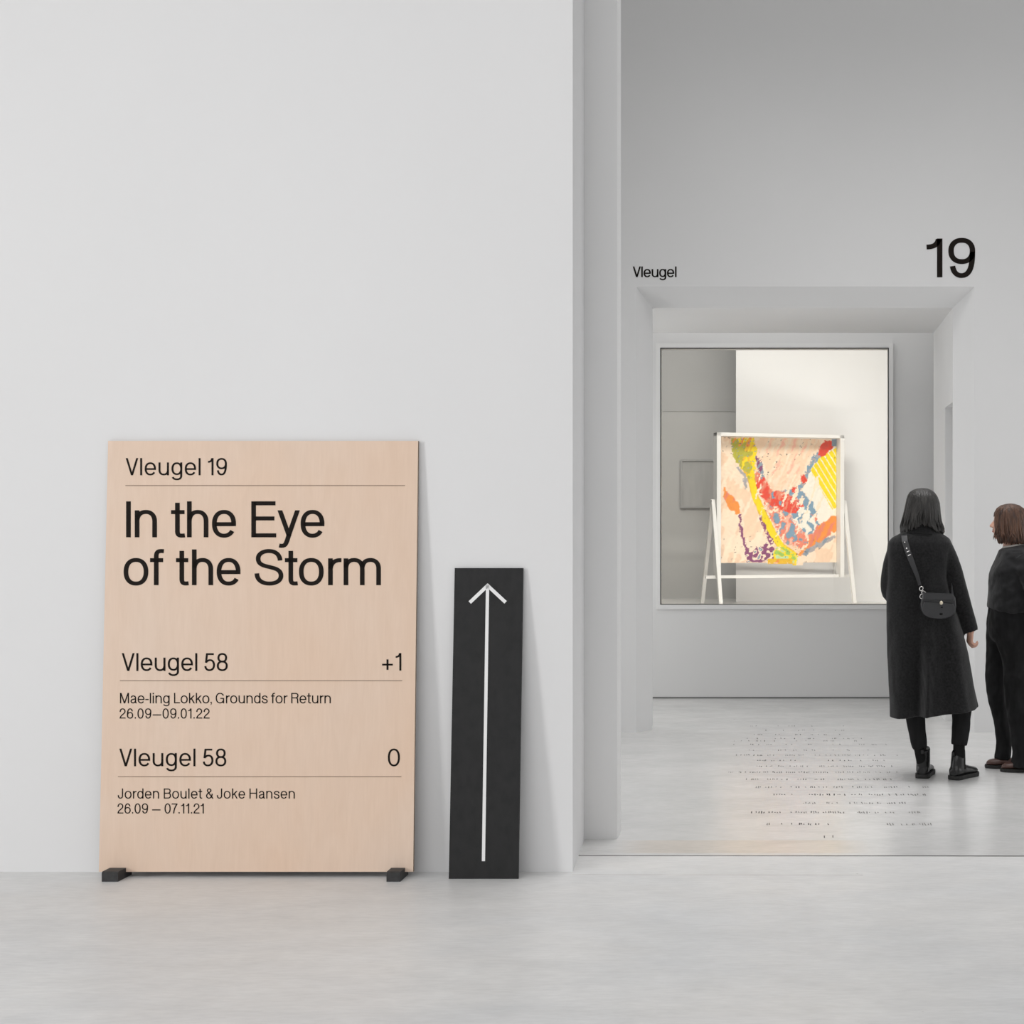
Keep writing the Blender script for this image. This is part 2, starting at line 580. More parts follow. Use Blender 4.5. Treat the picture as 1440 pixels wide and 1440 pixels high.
obj('window_frame', ring_frame(gx0 - fw, gx1 + fw, gz0 - fw, gz1 + fw, fw, YG - 0.022, YG + 0.03), M['frame'], w1)
obj('gasket', ring_frame(gx0, gx1, gz0, gz1, 0.006, YG + 0.0, YG + 0.03), M['gasket'], w1)
obj('pane', boxbm(gx0 + 0.004, gx1 - 0.004, YG + 0.012, YG + 0.02, gz0 + 0.004, gz1 - 0.004), M['glass'], w1)

# display room behind the glass
ZF = 0.70
struct('floor_display', boxbm(-3.2, 3.2, YG + WT, 17.0, ZF - 0.1, ZF), M['easel'])
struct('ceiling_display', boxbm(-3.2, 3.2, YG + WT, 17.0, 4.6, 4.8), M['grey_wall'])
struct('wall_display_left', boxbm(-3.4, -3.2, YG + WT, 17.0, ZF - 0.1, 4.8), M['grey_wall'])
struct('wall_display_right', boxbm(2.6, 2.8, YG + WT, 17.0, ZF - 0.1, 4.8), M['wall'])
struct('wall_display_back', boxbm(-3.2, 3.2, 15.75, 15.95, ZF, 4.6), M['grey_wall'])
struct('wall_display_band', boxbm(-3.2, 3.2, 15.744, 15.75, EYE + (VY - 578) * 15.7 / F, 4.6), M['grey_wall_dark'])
xp = (1035 - VX) * 15.0 / F
struct('wall_display_white', boxbm(xp, 2.6, 15.0, 15.12, ZF, 4.6), M['wall'])

# ------------------------------------------------------------------ lettering: stroke-drawn grotesque
def arc(cx, cy, rx, ry, a0, a1, n=None, e=2.25):
    n = n or max(8, int(abs(a1 - a0) / 7))
    out = []
    for i in range(n + 1):
        a = math.radians(a0 + (a1 - a0) * i / n)
        c, s = math.cos(a), math.sin(a)
        out.append((cx + rx * math.copysign(abs(c) ** (2 / e), c), cy + ry * math.copysign(abs(s) ** (2 / e), s)))
    return out


def bez(*p):
    """chained cubic: p0 then triples"""
    out = [p[0]]
    a = p[0]
    for k in range(1, len(p), 3):
        b, c, d = p[k], p[k + 1], p[k + 2]
        for i in range(1, 11):
            t = i / 10
            u = 1 - t
            out.append((u**3 * a[0] + 3 * u * u * t * b[0] + 3 * u * t * t * c[0] + t**3 * d[0],
                        u**3 * a[1] + 3 * u * u * t * b[1] + 3 * u * t * t * c[1] + t**3 * d[1]))
        a = d
    return out


def O(pts):            # closed
    return ('o', pts)


def D(*pts):           # straight diagonal, ends cut horizontally
    return ('h', list(pts))


def A(*pts):
    return ('', list(pts))


six = [O(arc(31.5, 32, 25, 27.5, 0, 360)), A(*bez((53, 71), (51, 87), (43, 95.5), (32, 95.5), (12, 95.5), (6.5, 70), (6.5, 34)))]
nine = [(k, [(63 - x, 100 - y) for x, y in p]) for k, p in six]
GL = {  # ink width, left bearing, right bearing, strokes
    'I': (13, 9, 9, [A((6.5, 0), (6.5, 100))]),
    'l': (13, 7.5, 7.5, [A((6.5, 0), (6.5, 100))]),
    'i': (13, 7.5, 7.5, [A((6.5, 0), (6.5, 75)), A((6.5, 86), (6.5, 100))]),
    'n': (62, 7.5, 7.5, [A((6.5, 0), (6.5, 75)), A(*arc(31, 44, 24.5, 26.5, 172, 0), (55.5, 0))]),
    'h': (61, 7.5, 7.5, [A((6.5, 0), (6.5, 100)), A(*arc(30.5, 44, 24, 26.5, 172, 0), (54.5, 0))]),
    'm': (105, 7.5, 7.5, [A((6.5, 0), (6.5, 75)), A(*arc(29.5, 46, 23, 24.5, 172, 0), (52.5, 0)),
                          A(*arc(75.5, 46, 23, 24.5, 172, 0), (98.5, 0))]),
    'r': (36, 7.5, 1, [A((6.5, 0), (6.5, 75)), A(*arc(33, 42, 26.5, 28, 172, 84))]),
    'u': (62, 7.5, 7.5, [A((55.5, 0), (55.5, 75)), A((6.5, 75), *arc(31, 31, 24.5, 26.5, 180, 352))]),
    'o': (69, 4.5, 4.5, [O(arc(34.5, 37.5, 28, 33, 0, 360))]),
    'e': (67, 4.5, 4.5, [A((8, 36.5), (60, 36.5)), A(*arc(33.5, 37.5, 27, 33, -9, 326))]),
    'g': (64, 4.5, 7.5, [O(arc(32, 38.5, 25.5, 32, 0, 360)), A((57.5, 75), *arc(32, -2, 25.5, 21.5, 0, -160))]),
    'd': (63, 4.5, 7.5, [O(arc(31.5, 37.5, 25, 33, 0, 360)), A((56.5, 0), (56.5, 100))]),
    'a': (62, 5, 3, [A(*arc(28.5, 51, 20.5, 19.5, 172, 0), (49, 16), *bez((49, 14), (49, 6), (53, 4.5), (61, 5.5))),
                     A(*bez((49, 46), (46, 36), (6.5, 44), (6.5, 20), (6.5, -2), (47, -2), (49, 28)))]),
    's': (58, 4.5, 4.5, [A(*bez((51.5, 52), (51, 65), (42, 70.5), (29.5, 70.5), (17, 70.5), (8.5, 64), (8.5, 55), (8.5, 43),
                                (20, 41), (30, 38.5), (42, 36), (52, 32), (52, 20.5), (52, 10), (43, 4), (30.5, 4),
                                (16, 4), (7, 11), (6.5, 25)))]),
    'S': (79, 5, 5, [A(*bez((70, 69), (69, 87), (56, 95.5), (39.5, 95.5), (22, 95.5), (10, 87), (10, 74), (10, 58), (25, 54.5),
                            (40, 51), (57, 47), (72.5, 43), (72.5, 26.5), (72.5, 12), (58, 4.5), (41, 4.5), (20, 4.5),
                            (6.5, 15), (6.5, 33)))]),
    't': (38, 2, 3, [A((17.5, 96), (17.5, 20), *bez((17.5, 18), (17.5, 7), (22, 4.7), (29, 4.7), (32, 4.7), (35, 5), (38, 5.4))),
                     A((0, 70), (37, 70))]),
    'f': (38, 2, 1, [A((17, 0), (17, 78), *bez((17, 80), (17, 92), (22, 95.4), (30, 95.4), (33, 95.4), (36, 95.2), (38, 95))),
                     A((0, 70), (36, 70))]),
    'y': (60, 1.5, 1.5, [D((6, 75), (31, 4)), ('h0', [(54, 75), (31, 8), (27.5, -3)] + bez((27, -5), (22, -20), (20, -23.5), (11, -23.5), (8, -23.5), (6, -23.2), (4, -22.8)))]),
    'V': (74, 1, 1, [D((6.5, 100), (37, 0)), D((67.5, 100), (37, 0))]),
    'E': (69, 9, 5, [A((6.5, 0), (6.5, 100)), A((6.5, 94.5), (67, 94.5)), A((6.5, 52.5), (64, 52.5)), A((6.5, 5.5), (69, 5.5))]),
    'L': (57, 9, 3, [A((6.5, 0), (6.5, 100)), A((6.5, 5.5), (57, 5.5))]),
    'M': (88, 9, 9, [A((6.5, 0), (6.5, 100)), A((81.5, 0), (81.5, 100)), D((8.5, 100), (44, 0)), D((79.5, 100), (44, 0))]),
    'H': (77, 9, 9, [A((6.5, 0), (6.5, 100)), A((70.5, 0), (70.5, 100)), A((6.5, 53), (70.5, 53))]),
    'k': (58, 7.5, 1, [A((6.5, 0), (6.5, 100)), D((49, 75), (6.5, 31)), D((24, 46), (51, 0))]),
    'R': (72, 9, 4, [A((6.5, 0), (6.5, 100)), A((6.5, 94.5), *arc(42, 73.5, 22.5, 21, 90, -90), (6.5, 52.5)),
                     A(*bez((44, 52.5), (58, 51), (62, 44), (62, 28), (62, 14), (63, 5), (66, 0)))]),
    'B': (73, 9, 5, [A((6.5, 0), (6.5, 100)), A((6.5, 94.5), *arc(43, 74, 20, 20.5, 90, -90), (6.5, 53.5)),
                     A((40, 53.5), *arc(43, 29.5, 23.5, 24, 90, -90), (6.5, 5.5))]),
    'J': (54, 3, 9, [A((47.5, 100), (47.5, 30), *arc(27, 28, 20.5, 23.5, 0, -178), (6.5, 34))]),
    'G': (84, 6, 8, [A(*arc(42.5, 50, 36, 45.5, 30, 338)), A((45, 47), (77.5, 47)), A((75.5, 0), (75.5, 50))]),
    '&': (74, 5, 2, [A((70, 0), *bez((22, 64), (10, 80), (16, 95.5), (32, 95.5), (47, 95.5), (52, 84), (48, 74), (43, 62), (8, 52),
                                    (7, 27), (7, 12), (18, 4.5), (30, 4.5), (48, 4.5), (60, 20), (63, 48)))]),
    '0': (62, 4.5, 4.5, [O(arc(31, 50, 24.5, 45.5, 0, 360))]),
    '1': (33, 5, 9, [A((26.5, 0), (26.5, 100)), A(*bez((0, 78), (14, 78), (22, 84), (24, 98)))]),
    '2': (60, 4.5, 4.5, [A(*bez((7, 65), (7, 86), (17, 95.5), (31, 95.5), (45, 95.5), (54, 85), (54, 71), (54, 45), (11, 38), (7.5, 6))),
                         A((1, 5.5), (60, 5.5))]),
    '5': (62, 4.5, 4.5, [A((54, 94.5), (15.5, 94.5), (10, 46)),
                         A(*bez((10, 47), (17, 58), (26, 61), (33, 61), (48, 61), (55, 48), (55, 33), (55, 15), (44, 4.5), (29, 4.5),
                                (16, 4.5), (7, 13), (6.5, 27)))]),
    '6': (63, 4.5, 4.5, six), '9': (63, 4.5, 4.5, nine),
    '7': (58, 3, 3, [A((0, 94.5), (57, 94.5)), A(*bez((54, 94), (35, 70), (22, 35), (20, 0)))]),
    '8': (62, 4.5, 4.5, [O(arc(31, 74, 21.5, 21.5, 0, 360)), O(arc(31, 28.5, 25, 24, 0, 360))]),
    '+': (60, 5, 5, [A((0, 34), (60, 34)), A((30, 4), (30, 64))]),
    '-': (32, 4, 4, [A((0, 36), (32, 36))]), '\u2013': (84, 5, 5, [A((0, 36), (84, 36))]),
    '.': (13, 6, 6, [A((6.5, 0), (6.5, 14))]),
    ',': (13, 6, 6, [A((6.5, 0), (6.5, 14)), ('t', bez((10, 3), (10, -8), (7, -13), (1, -15)))]),
}
SPACE = 27


def ribbon(bm, kind, pts, wv, wh, tr):
    closed = kind == 'o'
    if kind == 't':
        wv, wh = wv * 0.45, wh * 0.45
    q = [pts[0]]
    for p in pts[1:]:
        if math.hypot(p[0] - q[-1][0], p[1] - q[-1][1]) > 0.05:
            q.append(p)
    if closed and math.hypot(q[0][0] - q[-1][0], q[0][1] - q[-1][1]) < 0.05:
        q.pop()
    n = len(q)
    dirs = []
    for i in range(n if closed else n - 1):
        a, b = q[i], q[(i + 1) % n]
        l = math.hypot(b[0] - a[0], b[1] - a[1])
        dirs.append(((b[0] - a[0]) / l, (b[1] - a[1]) / l))
    rows = []
    for i in range(n):
        if closed:
            d0, d1 = dirs[i - 1], dirs[i]
        else:
            d0, d1 = dirs[max(0, i - 1)], dirs[min(n - 2, i)]
        nx, ny = -(d0[1] + d1[1]), d0[0] + d1[0]
        l = math.hypot(nx, ny) or 1
        nx, ny = nx / l, ny / l
        c = max(0.35, nx * -d1[1] + ny * d1[0])
        ox, oy = nx * wv / 2 / c, ny * wh / 2 / c
        if not closed and ((kind == 'h' and i in (0, n - 1)) or (kind == 'h0' and i == 0)):
            ox, oy = math.copysign(wv / 2 / max(0.3, abs(nx)), nx) * 0.97, 0
        rows.append((bm.verts.new(tr(q[i][0] + ox, q[i][1] + oy)), bm.verts.new(tr(q[i][0] - ox, q[i][1] - oy))))
    for i in range(n if closed else n - 1):
        a, b = rows[i], rows[(i + 1) % n]
        try:
            bm.faces.new((a[0], a[1], b[1], b[0]))
        except ValueError:
            pass


def lettering(text, x0, x1, base, cap, to3d, wv=13.0, wh=11.0, xs=None):
    """text set between x0 and x1 on its baseline, given cap height; to3d maps (x,y) to space.
    xs: optional explicit (left, right) ink edges per character."""
    bm = bmesh.new()
    sc = cap / 100.0
    if xs is None:
        w = 0
        gaps = 0
        lay = []
        for i, ch in enumerate(text):
            if ch == ' ':
                w += SPACE
                lay.append((None, 0))
            else:
                iw, lb, rb, st = GL[ch]
                if i > 0:
                    w += lb
                lay.append((ch, w))
                w += iw
                if i < len(text) - 1:
                    w += rb
            if i < len(text) - 1:
                gaps += 1
        track = ((x1 - x0) / sc - w) / max(1, gaps)
        hs = 1.0
        if track < -9:                       # then condense a little too
            hs = ((x1 - x0) / sc + 9 * gaps) / w
            track = -9
        elif track > 6:
            hs = ((x1 - x0) / sc - 6 * gaps) / w
            track = 6
        place = [(ch, x0 + (lx * hs + i * track) * sc, sc * hs) for i, (ch, lx) in enumerate(lay) if ch]
    else:
        place = [(ch, a, (b - a) / GL[ch][0]) for ch, (a, b) in zip(text.replace(' ', ''), xs)]
    for ch, lx, hx in place:
        for kind, pts in GL[ch][3]:
            ribbon(bm, kind, pts, wv * sc / hx, wh, lambda gx, gy: to3d(lx + gx * hx, base - gy * sc))
    return bm


# ------------------------------------------------------------------ plywood sign board
bx0, bx1 = (139 - VX) * 5.897 / F, (581 - VX) * 5.897 / F
byb, bzb = 5.897, EYE - (1226 - VY) * 5.897 / F
byt, bzt = 5.978, EYE - (620 - VY) * 5.978 / F


class Plane:
    """leaning front face through the bottom edge (y0,z0) and the top edge (y1,z1)"""

    def __init__(self, y0, z0, y1, z1):
        self.o = Vector((0, y0, z0))
        self.u = Vector((0, y1 - y0, z1 - z0)).normalized()
        self.n = Vector((0, -self.u.z, self.u.y))       # towards the room

    def pt(self, px, py, off=0.0):
        c = Vector((0, 0, EYE))
        d = P(px, py, 1.0) - c
        o = self.o + self.n * off
        t = (o - c).dot(self.n) / d.dot(self.n)
        return c + d * t

    def board(self, x0, x1, length, thick, wedge=0.0):
        bm_ = bmesh.new()
        a = self.o
        pts = []
        for s in (0, length):
            for k in (0, -thick):
                for x in (x0, x1):
                    p = a + self.u * s + self.n * k
                    pts.append(bm_.verts.new((x, p.y, p.z)))
        for f in ((0, 1, 5, 4), (2, 6, 7, 3), (0, 4, 6, 2), (1, 3, 7, 5), (4, 5, 7, 6), (0, 2, 3, 1)):
            bm_.faces.new([pts[i] for i in f])
        return bm_


bp = Plane(byb, bzb, byt, bzt)
blen = math.hypot(byt - byb, bzt - bzb)
board = thing('plywood_sign_board', 'large pale plywood sign board with black exhibition text leaning on the white wall', 'sign board',
              ((bx0 + bx1) / 2, byb, bzb))
bm = bp.board(bx0, bx1, blen, 0.0165)
pan = obj('panel', bm, [M['ply'], M['ply_edge']], board)
for p in pan.data.polygons:
    p.material_index = 0 if p.normal.y < -0.9 else 1
on_board = lambda x, y: bp.pt(x, y, 0.0008)


def text_part(name, parent, mat, *a, **k):
    o = obj(name, lettering(*a, **k), mat, parent)
    return o


def z6(x): return 120 + x / 2.88


L2 = [(165, 184), (200, 290), (347, 403), (412, 498), (513, 610), (672, 773), (779, 868), (872, 968)]
L3 = [(155, 255), (262, 318), (367, 418), (432, 497 + 20), (532, 628), (685, 802), (808, 860), (865, 965), (983, 1036), (1046, 1197)]
text_part('lettering', board, M['black_ink'], 'Vleugel 19', 176.6, 319.2, 668.4, 24.2, on_board, 11.5, 10)
text_part('lettering', board, M['black_ink'], 'In the Eye', 0, 0, 755.6, 50.6, on_board, 13, 11.2, xs=[(z6(a), z6(b)) for a, b in L2])
text_part('lettering', board, M['black_ink'], 'of the Storm', 0, 0, 822.9, 50.3, on_board, 13, 11.2, xs=[(z6(a), z6(b)) for a, b in L3])
text_part('lettering', board, M['black_ink'], 'Vleugel 58', 171, 320.3, 943.5, 25.0, on_board, 11.5, 10)
text_part('lettering', board, M['black_ink'], '+1', 537.4, 564.6, 943, 24.6, on_board, 11.5, 10)
text_part('lettering', board, M['black_ink'], 'Mae-ling Lokko, Grounds for Return', 168.6, 465.2, 989, 14.6, on_board, 11.5, 10)
text_part('lettering', board, M['black_ink'], '26.09\u201309.01.22', 168, 294.7, 1010.5, 14.3, on_board, 11.5, 10)
text_part('lettering', board, M['black_ink'], 'Vleugel 58', 167.6, 318.2, 1077.6, 24.8, on_board, 11.5, 10)
text_part('lettering', board, M['black_ink'], '0', 545, 562.8, 1077.6, 24.8, on_board, 11.5, 10)
text_part('lettering', board, M['black_ink'], 'Jorden Boulet & Joke Hansen', 165.5, 414.6, 1123, 14.2, on_board, 11.5, 10)
text_part('lettering', board, M['black_ink'], '26.09 \u2013 07.11.21', 165, 286.7, 1144, 14.1, on_board, 11.5, 10)
for (xa, xb, yy) in ((176.4, 569.6, 682.8), (168.6, 565.5, 957.2), (165.8, 564.4, 1092.2)):
    bm = bmesh.new()
    quad(bm, on_board(xa, yy + 0.55), on_board(xb, yy + 0.55), on_board(xb, yy - 0.55), on_board(xa, yy - 0.55))
    obj('divider_line', bm, M['rule_ink'], board)

# two dark blocks that carry the plywood board
for k, (xa, xb, lab) in enumerate(((143, 166, 'small dark block under the bottom left corner of the plywood sign board'),
                                   (543.5, 563, 'small dark block under the bottom right corner of the plywood sign board'))):
    X0, X1 = (xa - VX) * 5.825 / F, (xb - VX) * 5.825 / F
    zt = 0.0405
    slot = bzb - 0.0006
    prof = [(5.825, 0), (5.95, 0), (5.95, slot), (byb - 0.0015, slot), (byb - 0.0015 + 0.0003, zt), (5.832, zt), (5.825, zt - 0.004)]
    bm = bmesh.new()
    va = [bm.verts.new((X0, y, z)) for y, z in prof]
    vb = [bm.verts.new((X1, y, z)) for y, z in prof]
    bm.faces.new(va)
    bm.faces.new(list(reversed(vb)))
    for i in range(len(prof)):
        j = (i + 1) % len(prof)
        bm.faces.new((va[i], vb[i], vb[j], va[j]))
    o = obj('support_block', bm, M['block'], loc=((X0 + X1) / 2, 5.87, 0))
    tag(o, lab, 'block', 'blocks carrying the plywood sign board')

# ------------------------------------------------------------------ black arrow board
ay0 = floorY(1236)
ap = Plane(ay0, 0.0005, 5.982, EYE - (799 - VY) * 5.982 / F)
alen = math.hypot(5.982 - ay0, EYE - (799 - VY) * 5.982 / F)
ax0, ax1 = (631 - VX) * ay0 / F, (729 - VX) * ay0 / F
arrow = thing('arrow_sign_board', 'narrow black board with a white upward arrow leaning on the white wall', 'sign board',
              ((ax0 + ax1) / 2, ay0, 0))
obj('panel', ap.board(ax0, ax1, alen, 0.010), M['black_board'], arrow)
on_arrow = lambda x, y: ap.pt(x, y, 0.0009)
bm = bmesh.new()


def stroke2(bm_, a, b, w, f3):
    dx, dy = b[0] - a[0], b[1] - a[1]
    l = math.hypot(dx, dy)
    nx, ny = -dy / l * w / 2, dx / l * w / 2
    quad(bm_, f3(a[0] + nx, a[1] + ny), f3(b[0] + nx, b[1] + ny), f3(b[0] - nx, b[1] - ny), f3(a[0] - nx, a[1] - ny))


stroke2(bm, (679.8, 1211), (685.6, 824.5), 4.6, on_arrow)
stroke2(bm, (660.6, 847.3), (687.0, 822.2), 4.9, on_arrow)
stroke2(bm, (684.3, 822.2), (711, 847.0), 4.9, on_arrow)
obj('arrow', bm, M['white_ink'], arrow)['label'] = 'white upward arrow'

# ------------------------------------------------------------------ lettering on the portal wall
on_wall = lambda x, y: P(x, y, YP - 0.0015)
tag(obj('wall_word', lettering('Vleugel', 890, 951.3, 389.7, 15.0, on_wall, 15, 12.5), M['black_ink']),
    'small black word Vleugel on the wall above the left end of the portal', 'wall lettering')
tag(obj('wall_number', lettering('19', 0, 0, 390, 54.6, on_wall, 14, 12.5, xs=[(1303, 1326), (1333.5, 1371.5)]), M['black_ink']),
    'large black number 19 on the wall above the right end of the portal', 'wall lettering')

# ------------------------------------------------------------------ faint text on the passage floor
rnd = random.Random(4)
rows = [(1021, 1055, 1190, .1), (1027, 1068, 1200, .1), (1033, 1060, 1205, .15), (1038.5, 1050, 1212, .2), (1042, 1032, 1215, .2),
        (1047, 1031, 1248, .3), (1055, 1042, 1228, .3), (1062, 1035, 1265, .5), (1069.5, 1065, 1245, .5), (1077.5, 1064, 1256, .8),
        (1086, 1024, 1262, .8), (1096, 1049, 1256, .7), (1107, 1056, 1308, .8), (1117.5, 1081, 1302, .8), (1129.5, 1129, 1274, .9),
        (1142.5, 1056, 1294, .9), (1159, 1078, 1166, .9), (1159, 1247, 1310, 1), (1176.5, 1136, 1177, .7)]
ft = thing('floor_text', 'faint grey lines of small text laid on the polished concrete floor', 'floor lettering', (0.35, 8.2, 0))
for (py, xa, xb, dens) in rows:
    bm = bmesh.new()
    x = xa
    hh = 0.032
    Yc = floorY(py)
    u = Yc / F
    while x < xb:
        wl = rnd.randint(3, 10)
        for i in range(wl):
            if x > xb:
                break
            adv = rnd.choice((2.6, 3.2, 3.6)) * (py - VY) / 340
            if rnd.random() < 0.22 + 0.62 * dens:
                y0 = Yc - hh * rnd.uniform(0.2, 1.0)
                y1 = Yc + hh * rnd.uniform(0.2, 1.0)
                X = (x - VX) * u
                t = rnd.uniform(0.004, 0.0065)
                kx = rnd.uniform(-0.003, 0.003)
                quad(bm, (X, y0, 0.0005), (X + t, y0, 0.0005), (X + t + kx, y1, 0.0005), (X + kx, y1, 0.0005))
                if rnd.random() < 0.5:
                    yy = rnd.choice((y0, y1 - 0.004))
                    quad(bm, (X, yy, 0.0005), (X + 0.008, yy, 0.0005), (X + 0.008, yy + 0.004, 0.0005), (X, yy + 0.004, 0.0005))
            x += adv
        x += 3.5 if rnd.random() < 0.75 else 14
    if len(bm.faces):
        obj('text_line', bm, M['floor_ink'], ft)['kind'] = 'stuff'
    else:
        bm.free()

# ------------------------------------------------------------------ exhibit: stand and painting behind the glass
EY = 14.25
EA = math.radians(18)
er = Vector((math.cos(EA), math.sin(EA), 0))
en = Vector((math.sin(EA), -math.cos(EA), 0))       # towards the viewer
elp = P(1011, 750, EY)
elp.z = 0
ex_top, ex_bot = EYE + (VY - 608) * EY / F, EYE - (813 - VY) * EY / F
# width so that the right front post lands at x=1184
t = (1184.5 - VX) / F
ew = (t * EY - elp.x) / (er.x - t * er.y)
stand = thing('picture_stand', 'white A-legged stand holding the abstract painting behind the glass', 'stand', (elp.x + ew / 2, EY, ZF))
pw, pd = 0.042, 0.13


def ept(s, d, z):                    # along the frame, towards viewer, height
    p = elp + er * s + en * d
    return (p.x, p.y, z)


for s in (0.0, ew):
    bm = bmesh.new()
    bar(bm, ept(s, -pd / 2, ex_bot), ept(s, -pd / 2, ex_top), pw, pd, en)
    obj('post', bm, M['easel'], stand)
bm = bmesh.new()
bar(bm, ept(-pw / 2, -pd / 2, ex_top - 0.016), ept(ew + pw / 2, -pd / 2, ex_top - 0.016), pd, 0.032, (0, 0, 1))
obj('top_rail', bm, M['easel'], stand)
bm = bmesh.new()
bar(bm, ept(-0.12, -pd / 2, ex_bot + 0.01), ept(ew + 0.12, -pd / 2, ex_bot + 0.01), 0.03, 0.03, (0, 0, 1))
obj('cross_rail', bm, M['easel'], stand)
zap = EYE + (VY - 703) * EY / F
for s, sg in ((-0.045, -1), (ew + 0.045, 1)):
    for d in (-0.46, 0.33):
        bm = bmesh.new()
        bar(bm, ept(s, -pd / 2, zap), ept(s, -pd / 2 + d * 0.9, ZF + 0.008), 0.036, 0.036, er)
        obj('leg', bm, M['easel'], stand)

# painting: canvas with an abstract gestural pattern (vertex colours worked out stroke by stroke)
NX, NZ = 210, 236
pz1, pz0 = ex_top - 0.035, EYE - (792 - VY) * EY / F
pl, pr = pw / 2 + 0.002, ew - pw / 2 - 0.002


def seg_d(p, a, b):
    ax, ay = a
    bx, by = b
    dx, dy = bx - ax, by - ay
    t_ = max(0, min(1, ((p[0] - ax) * dx + (p[1] - ay) * dy) / (dx * dx + dy * dy + 1e-9)))
    return math.hypot(p[0] - ax - dx * t_, p[1] - ay - dy * t_), t_


def path_d(p, pts, widths):
    best = 9
    for i in range(len(pts) - 1):
        d, t_ = seg_d(p, pts[i], pts[i + 1])
        w = widths[i] + (widths[i + 1] - widths[i]) * t_
        best = min(best, d / w)
    return best


def inpoly(p, poly):
    c = False
    n = len(poly)
    for i in range(n):
        (xa, ya), (xb, yb) = poly[i], poly[(i + 1) % n]
        if (ya > p[1]) != (yb > p[1]) and p[0] < (xb - xa) * (p[1] - ya) / (yb - ya) + xa:
            c = not c
    return c


def srgb(h):
    out = []
    for i in (0, 2, 4):
        v = int(h[i:i + 2], 16) / 255
        out.append(v / 12.92 if v < 0.04045 else ((v + 0.055) / 1.055) ** 2.4)
    return out


CP = {k: srgb(v) for k, v in dict(cream='f3dcc4', peach='efcfb2', yellow='f0d418', olive='b3ad3c', gold='e2b32a', red='df4a36', coral='e5846a',
                                  blue='7d9bb0', slate='8796a3', orange='ea9040', plum='86466f', white='efe9dc', green='9cc25a', mint='b9d8a8',
                                  ink='4a4340', pink='eeb6a0', grey='a7a2a4').items()}


def nz(x, y, s, k=0.0):
    return noise.noise(Vector((x * s, y * s, k)))


